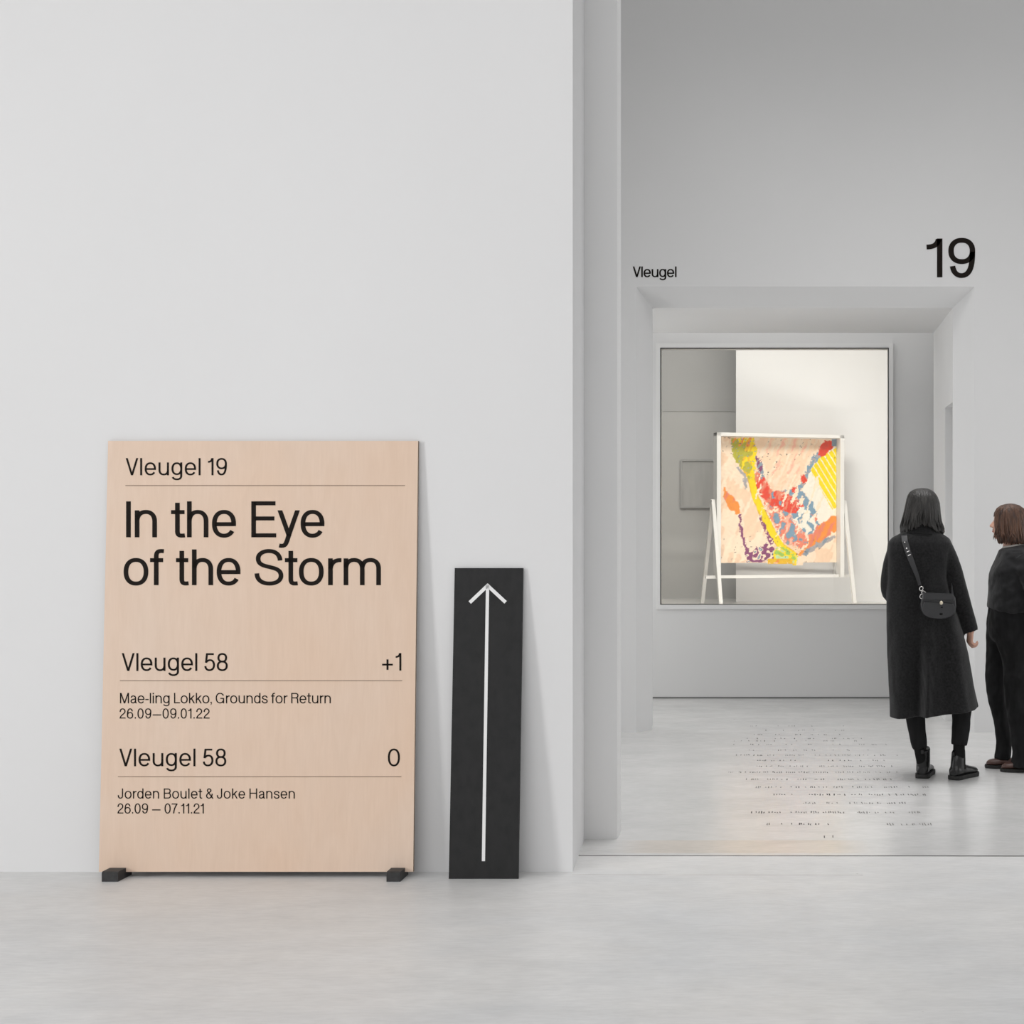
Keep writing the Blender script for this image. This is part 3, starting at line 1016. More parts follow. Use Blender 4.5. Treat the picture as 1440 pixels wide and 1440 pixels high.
def paint(x, y):
    """x,y in the pixel grid of the close-up: 228..1018 across, 165..1048 down"""
    wx = x + 13 * nz(x, y, 0.03, 1) + 10 * nz(x, y, 0.11, 2)
    wy = y + 13 * nz(x, y, 0.03, 5) + 10 * nz(x, y, 0.11, 7)
    p = (wx, wy)
    st = nz(wx * 0.9 + wy * 0.35, wy * 0.12 - wx * 0.05, 0.045, 3)       # diagonal brush streaks
    c = CP['cream'] if nz(x, y, 0.008, 9) + 0.5 * st > -0.1 else CP['peach']
    if inpoly(p, [(430, 150), (900, 150), (830, 300), (770, 450), (690, 540), (600, 520), (520, 330)]):
        c = CP['peach'] if st > -0.15 else CP['cream']
        if st > 0.33:
            c = CP['pink']
    # pale wedge at the right and the yellow fan
    if inpoly(p, [(780, 560), (850, 360), (1020, 200), (1020, 690), (900, 780)]):
        c = CP['white'] if st < 0.2 else CP['cream']
    if inpoly((x + 6 * nz(x, y, .1, 4), y + 6 * nz(x, y, .1, 8)), [(838, 395), (900, 300), (1018, 225), (1018, 660), (990, 672), (930, 560)]):
        f = ((x - 838) * 0.86 - (y - 395) * 0.50) / 34.0
        ff = f - math.floor(f)
        c = CP['yellow'] if ff > 0.16 + 0.1 * nz(x, y, .05, 2) else CP['white']
    # central patchwork
    if inpoly(p, [(480, 400), (545, 470), (600, 545), (760, 520), (800, 590), (880, 700), (905, 800), (850, 880), (780, 950), (660, 910),
                  (590, 780), (530, 640)]):
        q = nz(wx * 0.8 + wy * 0.45, wy * 0.55 - wx * 0.5, 0.024, 11)
        if q < -0.16:
            c = CP['blue']
        elif q < 0.0:
            c = CP['slate'] if st > 0 else CP['coral']
        elif q < 0.2:
            c = CP['coral'] if st > -0.1 else CP['pink']
        elif q < 0.33:
            c = CP['cream']
        else:
            c = CP['coral']
        if inpoly(p, [(690, 640), (820, 640), (900, 800), (830, 860), (720, 760)]):
            c = CP['white'] if q > 0.02 else CP['blue']
    dr = path_d(p, [(490, 450), (530, 540), (600, 600), (660, 610), (720, 650), (770, 640)], [34, 40, 52, 62, 50, 26])
    if dr < 1 and nz(x, y, .04, 21) > -0.33:
        c = CP['red'] if st > -0.2 else CP['coral']
    if path_d(p, [(700, 545), (770, 570), (830, 640), (870, 700)], [18, 30, 28, 14]) < 1:
        c = CP['blue'] if st < 0.3 else CP['slate']
    # diagonal ribbon up to the right with red tufts
    if path_d(p, [(755, 545), (800, 460), (840, 360), (900, 270), (960, 210)], [14, 12, 16, 20, 26]) < 1:
        c = CP['blue'] if nz(x, y, .05, 17) < 0.1 else CP['grey']
    for (cx, cy, r) in ((795, 455, 26), (735, 530, 18), (920, 260, 32), (960, 215, 38), (935, 235, 30)):
        if math.hypot(wx - cx, wy - cy) < r:
            c = CP['red']
    if y < 215 and x > 985:
        c = CP['slate']
    # long yellow stroke, olive head
    d = path_d((x + 5 * nz(x, y, .06, 31), y), [(440, 430), (470, 580), (530, 720), (590, 850), (640, 930), (730, 1000)], [26, 22, 26, 26, 24, 26])
    if d < 1:
        c = CP['yellow'] if d < 0.75 or st > 0 else CP['gold']
    if inpoly(p, [(315, 175), (460, 170), (478, 260), (470, 440), (430, 460), (380, 385), (320, 300)]):
        g = (wx - 390) / 90 + 1.3 * nz(x, y, .02, 41)
        c = CP['olive'] if g < 0.15 else (CP['gold'] if st > 0.05 else CP['yellow'])
        if y < 230 and st > 0.18:
            c = CP['orange']
        if nz(x, y, .07, 43) > 0.42:
            c = CP['slate']
    if path_d(p, [(345, 375), (400, 430), (410, 520)], [9, 12, 8]) < 1:
        c = CP['grey']
    if path_d(p, [(480, 300), (505, 380), (520, 430)], [10, 14, 12]) < 1:
        c = CP['slate'] if st > -0.1 else CP['plum']
    # orange leaf
    if path_d(p, [(268, 520), (290, 590), (325, 640), (355, 690)], [6, 24, 38, 18]) < 1:
        c = CP['orange'] if st > -0.3 else CP['coral']
    # plum line and blotch
    if path_d(p, [(372, 715), (375, 820), (400, 910), (425, 1000)], [9, 8, 8, 16]) < 1:
        c = CP['plum']
    if path_d(p, [(500, 720), (545, 830), (575, 900)], [9, 11, 18]) < 1 and nz(x, y, .08, 51) > -0.2:
        c = CP['plum']
    if inpoly(p, [(410, 1000), (480, 940), (545, 910), (590, 930), (600, 1040), (420, 1045)]):
        q = nz(x, y, .035, 53)
        c = CP['plum'] if q > -0.05 else (CP['cream'] if q > -0.3 else CP['slate'])
    if inpoly(p, [(590, 960), (640, 930), (740, 990), (760, 1048), (590, 1048)]):
        q = nz(x, y, .03, 57)
        c = CP['mint'] if q > 0.12 else (CP['yellow'] if q > -0.15 else CP['green'])
    if y > 1020 and 555 < x < 720:
        c = CP['gold'] if st > -0.2 else CP['orange']
    # orange sweep bottom right with grey shadows
    d = path_d(p, [(770, 990), (850, 920), (920, 830), (1005, 770)], [16, 34, 50, 50])
    if d < 1:
        c = CP['orange'] if st > -0.12 else CP['coral']
    if path_d(p, [(800, 985), (870, 940), (960, 890), (1010, 860)], [14, 18, 16, 10]) < 1:
        c = CP['grey'] if st > -0.1 else CP['slate']
    if path_d(p, [(700, 700), (790, 840)], [3, 3]) < 1:
        c = CP['pink']
    if st > 0.36 and 470 < x < 900 and 420 < y < 960:
        c = CP['cream']
    # flecks of dark paint
    if nz(x, y, .055, 71) > 0.50 and (y > 860 or 470 < x < 620 or y < 330):
        c = CP['ink'] if nz(x, y, .13, 73) > 0.12 else c
    v = 1 + 0.10 * st
    return [min(1, k * v) for k in c]


pm = bpy.data.meshes.new('painting')
verts, faces = [], []
dpz = -pd + 0.02
for j in range(NZ + 1):
    for i in range(NX + 1):
        x = pl + (pr - pl) * i / NX
        gx, gy = 228 + 790 * i / NX, 1048 - 883 * j / NZ
        z = pz0 + (pz1 - pz0) * j / NZ
        if j == 0:                                                  # the paint runs over the lower edge
            z += 0.004 * nz(gx, 0, .05, 3) - (0.014 if 555 < gx < 720 else 0) - (0.03 if 718 < gx < 790 else 0)
        verts.append(ept(x, dpz + 0.003 * nz(gx, gy, .05, 90), z))
nf = len(verts)
for j in range(NZ):
    for i in range(NX):
        a = j * (NX + 1) + i
        faces.append((a, a + 1, a + NX + 2, a + NX + 1))
back = [len(verts) + k for k in range(4)]
for (x, z) in ((pl, pz0), (pr, pz0), (pr, pz1), (pl, pz1)):
    verts.append(ept(x, dpz - 0.018, z))
c4 = (0, NX, nf - 1, nf - 1 - NX)
faces.append(tuple(reversed(back)))
faces.append(tuple([*range(0, NX + 1)][::-1] + [back[0], back[1]]))
faces.append(tuple([*range(nf - 1 - NX, nf)] + [back[2], back[3]]))
pm.from_pydata([tuple(v) for v in verts], [], faces)
ca = pm.color_attributes.new('paint', 'FLOAT_COLOR', 'POINT')
for k in range(nf):
    j, i = divmod(k, NX + 1)
    c = paint(228 + 790 * i / NX, 1048 - 883 * j / NZ)
    ca.data[k].color = (*c, 1)
for k in back:
    ca.data[k].color = (*CP['cream'], 1)
mp_ = node_mat('oil_paint_on_canvas', (0.8, 0.7, 0.6), 0.55, 0.35)
vc = mp_.node_tree.nodes.new('ShaderNodeVertexColor')
vc.layer_name = 'paint'
mp_.node_tree.links.new(vc.outputs[0], mp_.node_tree.nodes['Principled BSDF'].inputs['Base Color'])
pm.materials.append(mp_)
po = bpy.data.objects.new('painting', pm)
COL.objects.link(po)
tag(po, 'colourful abstract painting of yellow, red and blue strokes in the white stand', 'painting')

# faint glass reflection, built and coloured as a framed picture on the back wall
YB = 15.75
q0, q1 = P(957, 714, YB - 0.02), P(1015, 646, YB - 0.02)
gp = thing('picture_reflection', 'faint glass reflection built as a framed picture on the wall behind the painting stand', 'picture', ((q0.x + q1.x) / 2, YB - 0.02, q0.z))
M['reflected_pic'] = node_mat('reflected_picture_tone', (0.46, 0.46, 0.455), 0.6, 0.3, vary=0.13, vscale=(9, 9, 1.2), detail=2)
M['reflected_frame'] = node_mat('reflected_frame_tone', (0.43, 0.43, 0.43), 0.5, 0.4)
obj('reflection_frame', ring_frame(q0.x, q1.x, q0.z, q1.z, 0.02, YB - 0.035, YB), M['reflected_frame'], gp)
obj('print', boxbm(q0.x + 0.02, q1.x - 0.02, YB - 0.02, YB, q0.z + 0.02, q1.z - 0.02), M['reflected_pic'], gp)  # reflected tones put into the surface colour

# ------------------------------------------------------------------ people: shared tools


def ellipsoid(bm, c, r, mat=None, sub=3):
    res = bmesh.ops.create_icosphere(bm, subdivisions=sub, radius=1.0)
    m = Matrix.Translation(c) @ (mat or Matrix.Identity(4)) @ Matrix.Diagonal((*r, 1))
    bmesh.ops.transform(bm, matrix=m, verts=res['verts'])


def loft(bm, rings, n=40):
    """rings: list of lists of n points -> closed tube"""
    rows_ = [[bm.verts.new(p) for p in r] for r in rings]
    n = len(rows_[0])
    for a, b in zip(rows_, rows_[1:]):
        for i in range(n):
            j = (i + 1) % n
            bm.faces.new((a[i], a[j], b[j], b[i]))
    for r in (rows_[0], rows_[-1]):
        c = bm.verts.new(sum((v.co for v in r), Vector()) / n)
        for i in range(n):
            j = (i + 1) % n
            bm.faces.new((r[i], r[j], c) if r is rows_[-1] else (r[j], r[i], c))
    return rows_


def ell(c, rx, ry, n=40, e=2.0, rot=0.0):
    out = []
    for i in range(n):
        a = 2 * math.pi * i / n
        cs, sn = math.cos(a), math.sin(a)
        x = rx * math.copysign(abs(cs) ** (2 / e), cs)
        y = ry * math.copysign(abs(sn) ** (2 / e), sn)
        out.append(Vector((c[0] + x * math.cos(rot) - y * math.sin(rot), c[1] + x * math.sin(rot) + y * math.cos(rot), c[2])))
    return out


def tube(bm, pts, radii, n=20, end_in=0.0, flat=1.0, flat_dir=None):
    """smooth tapered tube along pts; end_in>0 turns the last edge inwards so the end reads as an open cuff"""
    pts = [Vector(p) for p in pts]
    P_, R_ = [], []
    for i in range(len(pts) - 1):               # Catmull-Rom refinement
        p0, p1, p2, p3 = pts[max(0, i - 1)], pts[i], pts[i + 1], pts[min(len(pts) - 1, i + 2)]
        for k in range(6):
            t_ = k / 6
            P_.append(0.5 * ((2 * p1) + (p2 - p0) * t_ + (2 * p0 - 5 * p1 + 4 * p2 - p3) * t_ * t_ + (3 * p1 - p0 - 3 * p2 + p3) * t_**3))
            R_.append(radii[i] + (radii[i + 1] - radii[i]) * t_)
    P_.append(pts[-1])
    R_.append(radii[-1])
    rings = []
    ref = Vector((0.0, 1.0, 0.0)) if flat_dir is None else Vector(flat_dir)
    for i, p in enumerate(P_):
        d = (P_[min(i + 1, len(P_) - 1)] - P_[max(i - 1, 0)]).normalized()
        s = d.cross(ref)
        if s.length < 1e-3:
            s = d.cross(Vector((1, 0, 0)))
        s.normalize()
        u = s.cross(d).normalized()
        rings.append([p + s * (R_[i] * math.cos(2 * math.pi * k / n)) + u * (R_[i] * flat * math.sin(2 * math.pi * k / n)) for k in range(n)])
    if end_in > 0:
        d = (P_[-1] - P_[-2]).normalized()
        for depth, f in ((0.0, 0.84), (end_in, 0.8)):
            rings.append([P_[-1] - d * depth + (q - P_[-1]) * f for q in rings[len(P_) - 1]])
    loft(bm, rings)


def capsule(bm, pts, radii, sub=2):
    pts = [Vector(p) for p in pts]
    for i, p in enumerate(pts):
        ellipsoid(bm, p, (radii[i],) * 3, sub=sub)
    for i in range(len(pts) - 1):
        a, b = pts[i], pts[i + 1]
        d = (b - a).normalized()
        s = d.cross(Vector((0.3, 0.5, 0.8))).normalized()
        u = d.cross(s)
        rr = [[p + s * (r * math.cos(2 * math.pi * k / 12)) + u * (r * math.sin(2 * math.pi * k / 12)) for k in range(12)]
              for p, r in ((a, radii[i]), (b, radii[i + 1]))]
        loft(bm, rr)


def remesh(name, bm, mat, parent, voxel, smooth=3, fac=0.5, post=None):
    """union overlapping closed shells into one continuous skin"""
    me = bpy.data.meshes.new(name + '_raw')
    bmesh.ops.recalc_face_normals(bm, faces=bm.faces)
    bm.to_mesh(me)
    bm.free()
    tmp = bpy.data.objects.new(name + '_raw', me)
    COL.objects.link(tmp)
    md = tmp.modifiers.new('r', 'REMESH')
    md.mode = 'VOXEL'
    md.voxel_size = voxel
    if smooth:
        sm = tmp.modifiers.new('s', 'SMOOTH')
        sm.iterations = smooth
        sm.factor = fac
    bpy.context.view_layer.update()
    dg = bpy.context.evaluated_depsgraph_get()
    out = bpy.data.meshes.new_from_object(tmp.evaluated_get(dg))
    out.name = name
    bpy.data.objects.remove(tmp)
    bpy.data.meshes.remove(me)
    if post:
        for v in out.vertices:
            v.co = post(v.co)
    out.shade_smooth()
    out.materials.clear()
    out.materials.append(mat)
    o = bpy.data.objects.new(name, out)
    COL.objects.link(o)
    if parent is not None:
        o.parent = parent
        o.matrix_parent_inverse = parent_world(parent).inverted()
    return o


def basis(f, tilt=0.0):
    """matrix whose x axis is forward, y left, z up"""
    f = Vector(f).normalized()
    l = Vector((0, 0, 1)).cross(f).normalized()
    m = Matrix((f, l, Vector((0, 0, 1)))).transposed().to_4x4()
    return m @ Matrix.Rotation(-tilt, 4, 'Y')


def head(bm, o, f, s=1.0, tilt=0.0):
    B = basis(f, tilt)
    T = Matrix.Translation(o) @ B @ Matrix.Scale(s, 4)

    def el(c, r, rotm=None, sub=3):
        res = bmesh.ops.create_icosphere(bm, subdivisions=sub, radius=1.0)
        bmesh.ops.transform(bm, matrix=T @ Matrix.Translation(c) @ Matrix.Diagonal((*r, 1)), verts=res['verts'])
    el((-0.012, 0, 0.03), (0.094, 0.074, 0.092), sub=4)
    el((0.028, 0, -0.03), (0.060, 0.060, 0.078), sub=4)
    el((0.035, 0, 0.035), (0.056, 0.062, 0.06))
    el((0.052, 0, -0.088), (0.032, 0.034, 0.024))
    el((0.030, 0, -0.07), (0.055, 0.050, 0.036))
    el((0.079, 0, 0.022), (0.013, 0.045, 0.010))
    el((0.066, 0.036, -0.022), (0.020, 0.020, 0.016))
    el((0.066, -0.036, -0.022), (0.020, 0.020, 0.016))
    capsule(bm, [T @ Vector((0.086, 0, 0.014)), T @ Vector((0.096, 0, -0.008)), T @ Vector((0.108, 0, -0.030))], [0.007 * s, 0.008 * s, 0.0105 * s])
    el((0.094, 0.011, -0.034), (0.010, 0.008, 0.007), sub=2)
    el((0.094, -0.011, -0.034), (0.010, 0.008, 0.007), sub=2)
    el((0.083, 0, -0.054), (0.013, 0.022, 0.006), sub=2)
    el((0.081, 0, -0.064), (0.013, 0.020, 0.007), sub=2)
    for sg in (1, -1):
        el((-0.008, 0.076 * sg, -0.012), (0.018, 0.009, 0.030), sub=2)
    return T


def face_parts(T, parent, s):
    for sg in (1, -1):
        bm_ = bmesh.new()
        c = T @ Vector((0.0755, 0.031 * sg, 0.004))
        ellipsoid(bm_, c, (0.0115 * s,) * 3, sub=2)
        e_ = obj('eye', bm_, M['eye_white'], parent, smooth=True)
        bm_ = bmesh.new()
        ellipsoid(bm_, T @ Vector((0.0815, 0.0308 * sg, 0.004)), (0.0062 * s,) * 3, sub=2)
        obj('iris', bm_, M['eye'], e_, smooth=True)
    bm_ = bmesh.new()
    for z, r in ((-0.054, 0.0055), (-0.064, 0.0065)):
        res = bmesh.ops.create_icosphere(bm_, subdivisions=2, radius=1.0)
        bmesh.ops.transform(bm_, matrix=T @ Matrix.Translation((0.0845, 0, z)) @ Matrix.Diagonal((0.0125, 0.0205, r, 1)), verts=res['verts'])
    obj('mouth', bm_, M['lip'], parent, smooth=True)


def hand(bm, w, down, fwd, s=1.0, curl=0.5):
    """w wrist, down: towards the fingertips, fwd: side of the thumb; the palm faces down x fwd"""
    d = Vector(down).normalized()
    f = (Vector(fwd) - d * Vector(fwd).dot(d)).normalized()
    n = d.cross(f).normalized()                     # palm side decided by caller through curl sign
    w = Vector(w)
    B = Matrix((d, f, n)).transposed().to_4x4()
    res = bmesh.ops.create_icosphere(bm, subdivisions=3, radius=1.0)
    bmesh.ops.transform(bm, matrix=Matrix.Translation(w + d * 0.048 * s) @ B @ Matrix.Diagonal((0.052 * s, 0.037 * s, 0.0135 * s, 1)), verts=res['verts'])
    capsule(bm, [w - d * 0.03 * s, w + d * 0.02 * s], [0.024 * s, 0.022 * s])
    for k, (off, ln) in enumerate(((0.028, 0.068), (0.010, 0.077), (-0.009, 0.071), (-0.027, 0.056))):
        a = w + d * (0.086 - abs(off - 0.005) * 0.35) * s + f * off * s
        pts = [w + d * 0.045 * s + f * off * 0.8 * s, a]
        ang = 0.0
        p = a
        for j, fr in enumerate((0.45, 0.32, 0.25)):
            ang += curl * (0.75 if j == 0 else 0.95) * (1 + 0.12 * k)
            p = p + (d * math.cos(ang) + n * math.sin(ang)) * ln * fr * s
            pts.append(p)
        capsule(bm, pts, [0.0095 * s, 0.0092 * s, 0.0085 * s, 0.0078 * s, 0.0068 * s])
    b0 = w + d * 0.018 * s + f * 0.020 * s
    b1 = b0 + (d * 0.6 + f * 0.65 + n * 0.25).normalized() * 0.038 * s
    b2 = b1 + (d * 0.9 + f * 0.15 + n * 0.4).normalized() * 0.032 * s
    b3 = b2 + (d * 0.9 - f * 0.05 + n * 0.45).normalized() * 0.024 * s
    capsule(bm, [b0, b1, b2, b3], [0.0125 * s, 0.0105 * s, 0.0092 * s, 0.0075 * s])


def boot_bm(heel, yaw, L, W, shaft_top, shaft_r, leg_c, shoe=False):
    """boot upper: heel point on the floor, yaw from +Y towards +X"""
    f = Vector((math.sin(yaw), math.cos(yaw), 0))
    s = Vector((math.cos(yaw), -math.sin(yaw), 0))
    heel = Vector(heel)
    bm_ = bmesh.new()
    prof = [(0.00, 0.50, 0.060), (0.06, 0.74, 0.085), (0.18, 0.80, 0.092), (0.34, 0.78, 0.092), (0.5, 0.84, 0.078), (0.64, 0.96, 0.068), (0.78, 1.0, 0.060),
            (0.9, 0.86, 0.054), (0.97, 0.6, 0.044), (1.0, 0.3, 0.030)]
    if shoe:
        prof = [(t_, w_, min(h_, 0.066) * 0.95) for t_, w_, h_ in prof]
    rings = []
    z0 = 0.018
    for t_, w_, h_ in prof:
        c = heel + f * (L * t_)
        r = []
        for k in range(24):
            a = 2 * math.pi * k / 24
            cs, sn = math.cos(a), math.sin(a)
            hh_ = (h_ - z0) / 2
            z = z0 + hh_ + hh_ * math.copysign(abs(sn) ** 0.75, sn)
            wid = W / 2 * w_ * math.copysign(abs(cs) ** 0.8, cs) * (1.0 if sn < 0 else 1 - 0.25 * sn)
            r.append(c + s * wid + Vector((0, 0, z)))
        rings.append(r)
    loft(bm_, rings)
    if not shoe:
        c0 = heel + f * (L * 0.235)
        lc = Vector(leg_c)
        sr = []
        for t_ in (0, 0.25, 0.5, 0.75, 1.0):
            z = 0.05 + (shaft_top - 0.05) * t_
            c = c0.lerp(Vector((lc.x, lc.y, 0)), t_ ** 1.2)
            rf = L * 0.235 * (1 - t_) + (shaft_r * 1.15) * t_
            rs = W * 0.43 * (1 - t_) + shaft_r * t_
            r = []
            for k in range(24):
                a = 2 * math.pi * k / 24
                r.append(c + f * rf * math.sin(a) + s * rs * math.cos(a) + Vector((0, 0, z + (0.012 * math.sin(a) if t_ == 1 else 0))))
            sr.append(r)
        top = sr[-1]
        ctr = sum(top, Vector()) / 24
        sr.append([ctr + (p - ctr) * 0.86 for p in top])
        loft(bm_, sr)
    return bm_, f, s


def sole_bm(heel, yaw, L, W, h=0.02):
    f = Vector((math.sin(yaw), math.cos(yaw), 0))
    s = Vector((math.cos(yaw), -math.sin(yaw), 0))
    heel = Vector(heel)
    bm_ = bmesh.new()
    out = []
    for side in (1, -1):
        pts = [(-0.015, 0.45), (0.03, 0.74), (0.15, 0.86), (0.35, 0.82), (0.5, 0.9), (0.68, 1.06), (0.82, 1.04), (0.93, 0.84), (1.0, 0.5), (1.02, 0.2)]
        pts = pts if side == 1 else pts[::-1]
        out += [heel + f * (L * a) + s * (W / 2 * b * side) for a, b in pts]
    lo = [bm_.verts.new(p + Vector((0, 0, 0.0005))) for p in out]
    mid = [bm_.verts.new(p + (p - heel - f * L * .5) * 0.012 + Vector((0, 0, h * 0.5))) for p in out]
    hi = [bm_.verts.new(p + Vector((0, 0, h))) for p in out]
    bm_.faces.new(lo[::-1])
    bm_.faces.new(hi)
    n = len(out)
    for a, b in ((lo, mid), (mid, hi)):
        for i in range(n):
            j = (i + 1) % n
            bm_.faces.new((a[i], a[j], b[j], b[i]))
    return bm_


def hair_shell(levels, n, open_dir, open_half, brow_z, seed, thick=0.012, strand=0.05, jag=0.012, nape=0.0):
    """levels: (cx, cy, z, rx, ry) from crown to tips; the face side stays open below the hairline"""
    bm_ = bmesh.new()
    fine = []
    for i in range(len(levels) - 1):
        for k in range(4):
            t_ = k / 4
            fine.append([a + (b - a) * t_ for a, b in zip(levels[i], levels[i + 1])])
    fine.append(list(levels[-1]))
    rows_ = []
    m = len(fine)
    for li, (cx, cy, z, rx, ry) in enumerate(fine):
        t_ = li / (m - 1)
        row = []
        for k in range(n):
            a = 2 * math.pi * k / n
            lock = noise.noise(Vector((a * 9 + seed, t_ * 1.6, seed))) + 0.6 * noise.noise(Vector((a * 26 + seed, t_ * 2.2, 3)))
            g = 1 + strand * (0.25 + t_) * lock
            zz = z
            if t_ > 0.5:
                zz -= jag * (t_ - 0.5) * 2 * (0.6 + 1.2 * noise.noise(Vector((a * 14, seed, 7)))) 
            if nape:
                db = abs((a - open_dir) % (2 * math.pi) - math.pi)
                zz += nape * math.exp(-(db / 0.55) ** 2) * max(0, t_ - 0.45) * 1.8
            row.append(bm_.verts.new((cx + rx * g * math.cos(a), cy + ry * g * math.sin(a), zz)))
        rows_.append(row)
    top = bm_.verts.new((levels[0][0], levels[0][1], levels[0][2] + 0.003))
    for k in range(n):
        bm_.faces.new((rows_[0][k], rows_[0][(k + 1) % n], top))
    for li in range(m - 1):
        for k in range(n):
            a = 2 * math.pi * (k + 0.5) / n
            da = abs((a - open_dir + math.pi) % (2 * math.pi) - math.pi)
            if fine[li][2] < brow_z and da < open_half:
                continue
            bm_.faces.new((rows_[li][k], rows_[li][(k + 1) % n], rows_[li + 1][(k + 1) % n], rows_[li + 1][k]))
    bmesh.ops.delete(bm_, geom=[v for v in bm_.verts if not v.link_faces], context='VERTS')
    return bm_


def hair_obj(bm_, mat, parent, thick, lv, open_dir, open_half, count, seed, nape, wave=0.0):
    o = obj('hair', bm_, mat, parent, smooth=True)
    md = o.modifiers.new('thickness', 'SOLIDIFY')
    md.thickness = thick
    md.offset = -1
    # loose locks lying over the cap of hair, each tapering to its own tip
    rn = random.Random(seed)
    bl = bmesh.new()
    m = len(lv) - 1

    def surf(a, t_, lift):
        x = max(0.0, min(0.9999, t_)) * m
        i = int(x)
        c = [p + (q - p) * (x - i) for p, q in zip(lv[i], lv[i + 1])]
        over_ = max(0.0, t_ - 1.0)
        return Vector((c[0] + (c[3] * (1 - over_ * 0.8) + lift) * math.cos(a), c[1] + (c[4] * (1 - over_ * 0.8) + lift) * math.sin(a), c[2] - over_ * 0.20))
    for k in range(count):
        a = rn.uniform(0, 2 * math.pi)
        da = abs((a - open_dir + math.pi) % (2 * math.pi) - math.pi)
        if da < open_half:
            continue
        db = math.pi - da
        t0 = rn.uniform(0.08, 0.45)
        t1 = rn.uniform(0.86, 1.06) - (nape / 0.2 * 1.1) * math.exp(-(db / 0.5) ** 2) * rn.uniform(0.5, 1.2)
        drift = rn.uniform(-0.14, 0.14)
        r0 = rn.uniform(0.0045, 0.0085)
        wv_ = rn.uniform(-0.05, 0.05) * (1 + wave)
        flick = rn.uniform(-0.010, 0.012) * (1 + wave)
        ring_ = []
        steps = 9
        for j in range(steps + 1):
            u = j / steps
            t_ = t0 + (t1 - t0) * u
            aa = a + drift * u * u + wv_ * math.sin(u * (5 + 3 * wave))
            p = surf(aa, t_, -0.003 + 0.004 * u + flick * u ** 3)
            rr = r0 * min(1.0, 0.25 + u * 3) * (1 - u ** 3 * 0.92)
            rad = Vector((math.cos(aa), math.sin(aa), 0))
            tan = Vector((-math.sin(aa), math.cos(aa), 0))
            ring_.append([p + rad * (rr * 0.7 * math.sin(q)) + tan * (rr * 1.35 * math.cos(q)) for q in (0, 1.05, 2.09, 3.14, 4.19, 5.24)])
        loft(bl, ring_)
    obj('hair_locks', bl, mat, o, smooth=True)
    return o


# ------------------------------------------------------------------ person in the long black coat
Y1 = 8.27
k1 = F / Y1


def a1(px, py, dy=0.0):
    """point of the standing figure: photo column/row at the figure's own depth, dy further back"""
    p = P(px, py, Y1)
    return Vector((p.x, Y1 + dy, p.z))


base1 = Vector((P(1322, 0, Y1).x, Y1, 0))
woman = thing('person', 'person in a long black coat seen from behind, dark bobbed hair, bag across the back', 'person', base1)
hz1 = 1.548
ho1 = Vector((a1(1298.5, 0).x, Y1 + 0.055, hz1))
bm = bmesh.new()
T1 = head(bm, ho1, (0.05, 1, 0), 1.0)
capsule(bm, [ho1 + Vector((0, -0.02, -0.04)), ho1 + Vector((0, -0.03, -0.13)), ho1 + Vector((0, -0.035, -0.2))], [0.056, 0.053, 0.07])
tor = []
for (py, xl, xr, ry) in ((752, 1278, 1314, .06), (765, 1260, 1330, .085), (800, 1261, 1325, .10), (835, 1265, 1322, .09), (870, 1258, 1332, .10), (905, 1257, 1334, .105), (925, 1262, 1330, .09)):
    l, r = a1(xl, py, 0.03), a1(xr, py, 0.03)
    tor.append(ell((l + r) / 2, (r.x - l.x) / 2, ry, 32, 2.2))
loft(bm, tor)
# legs: hip, knee, ankle, down into the boots
LL = [a1(1277, 915, .03), a1(1283.5, 970, .025), a1(1287.5, 1008, .02), a1(1293.8, 1053, 0.01), a1(1298.5, 1075, 0.04), a1(1299.5, 1086, 0.065)]
RL = [a1(1320, 915, .03), a1(1346, 970, .025), a1(1352.8, 1000, .02), a1(1348.8, 1048, 0.0), a1(1348.4, 1070, 0.005), a1(1346, 1086, 0.02)]
for LG in (LL, RL):
    tube(bm, LG, [0.074, 0.05, 0.043, 0.027, 0.022, 0.022], 20)
# arms
RA = [a1(1327, 764, 0.03), a1(1338, 795, 0.03), a1(1349.5, 836, 0.02), a1(1366.5, 888, 0.01)]
LA = [a1(1258, 767, 0.03), a1(1253.5, 800, 0.05), a1(1255, 836, 0.08), a1(1278, 846, 0.27), a1(1292, 842, 0.31)]
tube(bm, [a1(1324, 770, 0.03)] + RA[1:], [0.042, 0.04, 0.035, 0.026], 18)
tube(bm, [a1(1264, 772, 0.03)] + LA[1:], [0.042, 0.038, 0.036, 0.028, 0.025], 18)
hand(bm, RA[-1] + Vector((-0.004, 0, 0.012)), (-0.08, 0.12, -1), (-0.35, 1, 0.1), 0.95, 0.85)
hand(bm, LA[-1] + Vector((-0.01, 0, 0.0)), (1, 0.1, -0.25), (0.1, 0.2, 1), 0.92, 0.4)
remesh('body', bm, M['skin'], woman, 0.0055, 2)
face_parts(T1, woman, 1.0)

# coat: body, sleeves, hem turned in
cr = [(740, 1279, 1315, .070), (746, 1274, 1318, .083), (751, 1264.5, 1327, .098), (756.5, 1254.5, 1335, .112), (763, 1249, 1338.5, .125),
      (775, 1247.5, 1337, .135), (790, 1248, 1334, .142), (812, 1248, 1331, .142), (836, 1247, 1335, .145), (862, 1246.8, 1345, .155),
      (890, 1247.2, 1354.5, .165), (920, 1248, 1362.5, .175), (950, 1249.6, 1367.6, .184), (980, 1251.6, 1372, .19), (1002.5, 1253, 1374.6, .195)]
rings = []
NC = 120


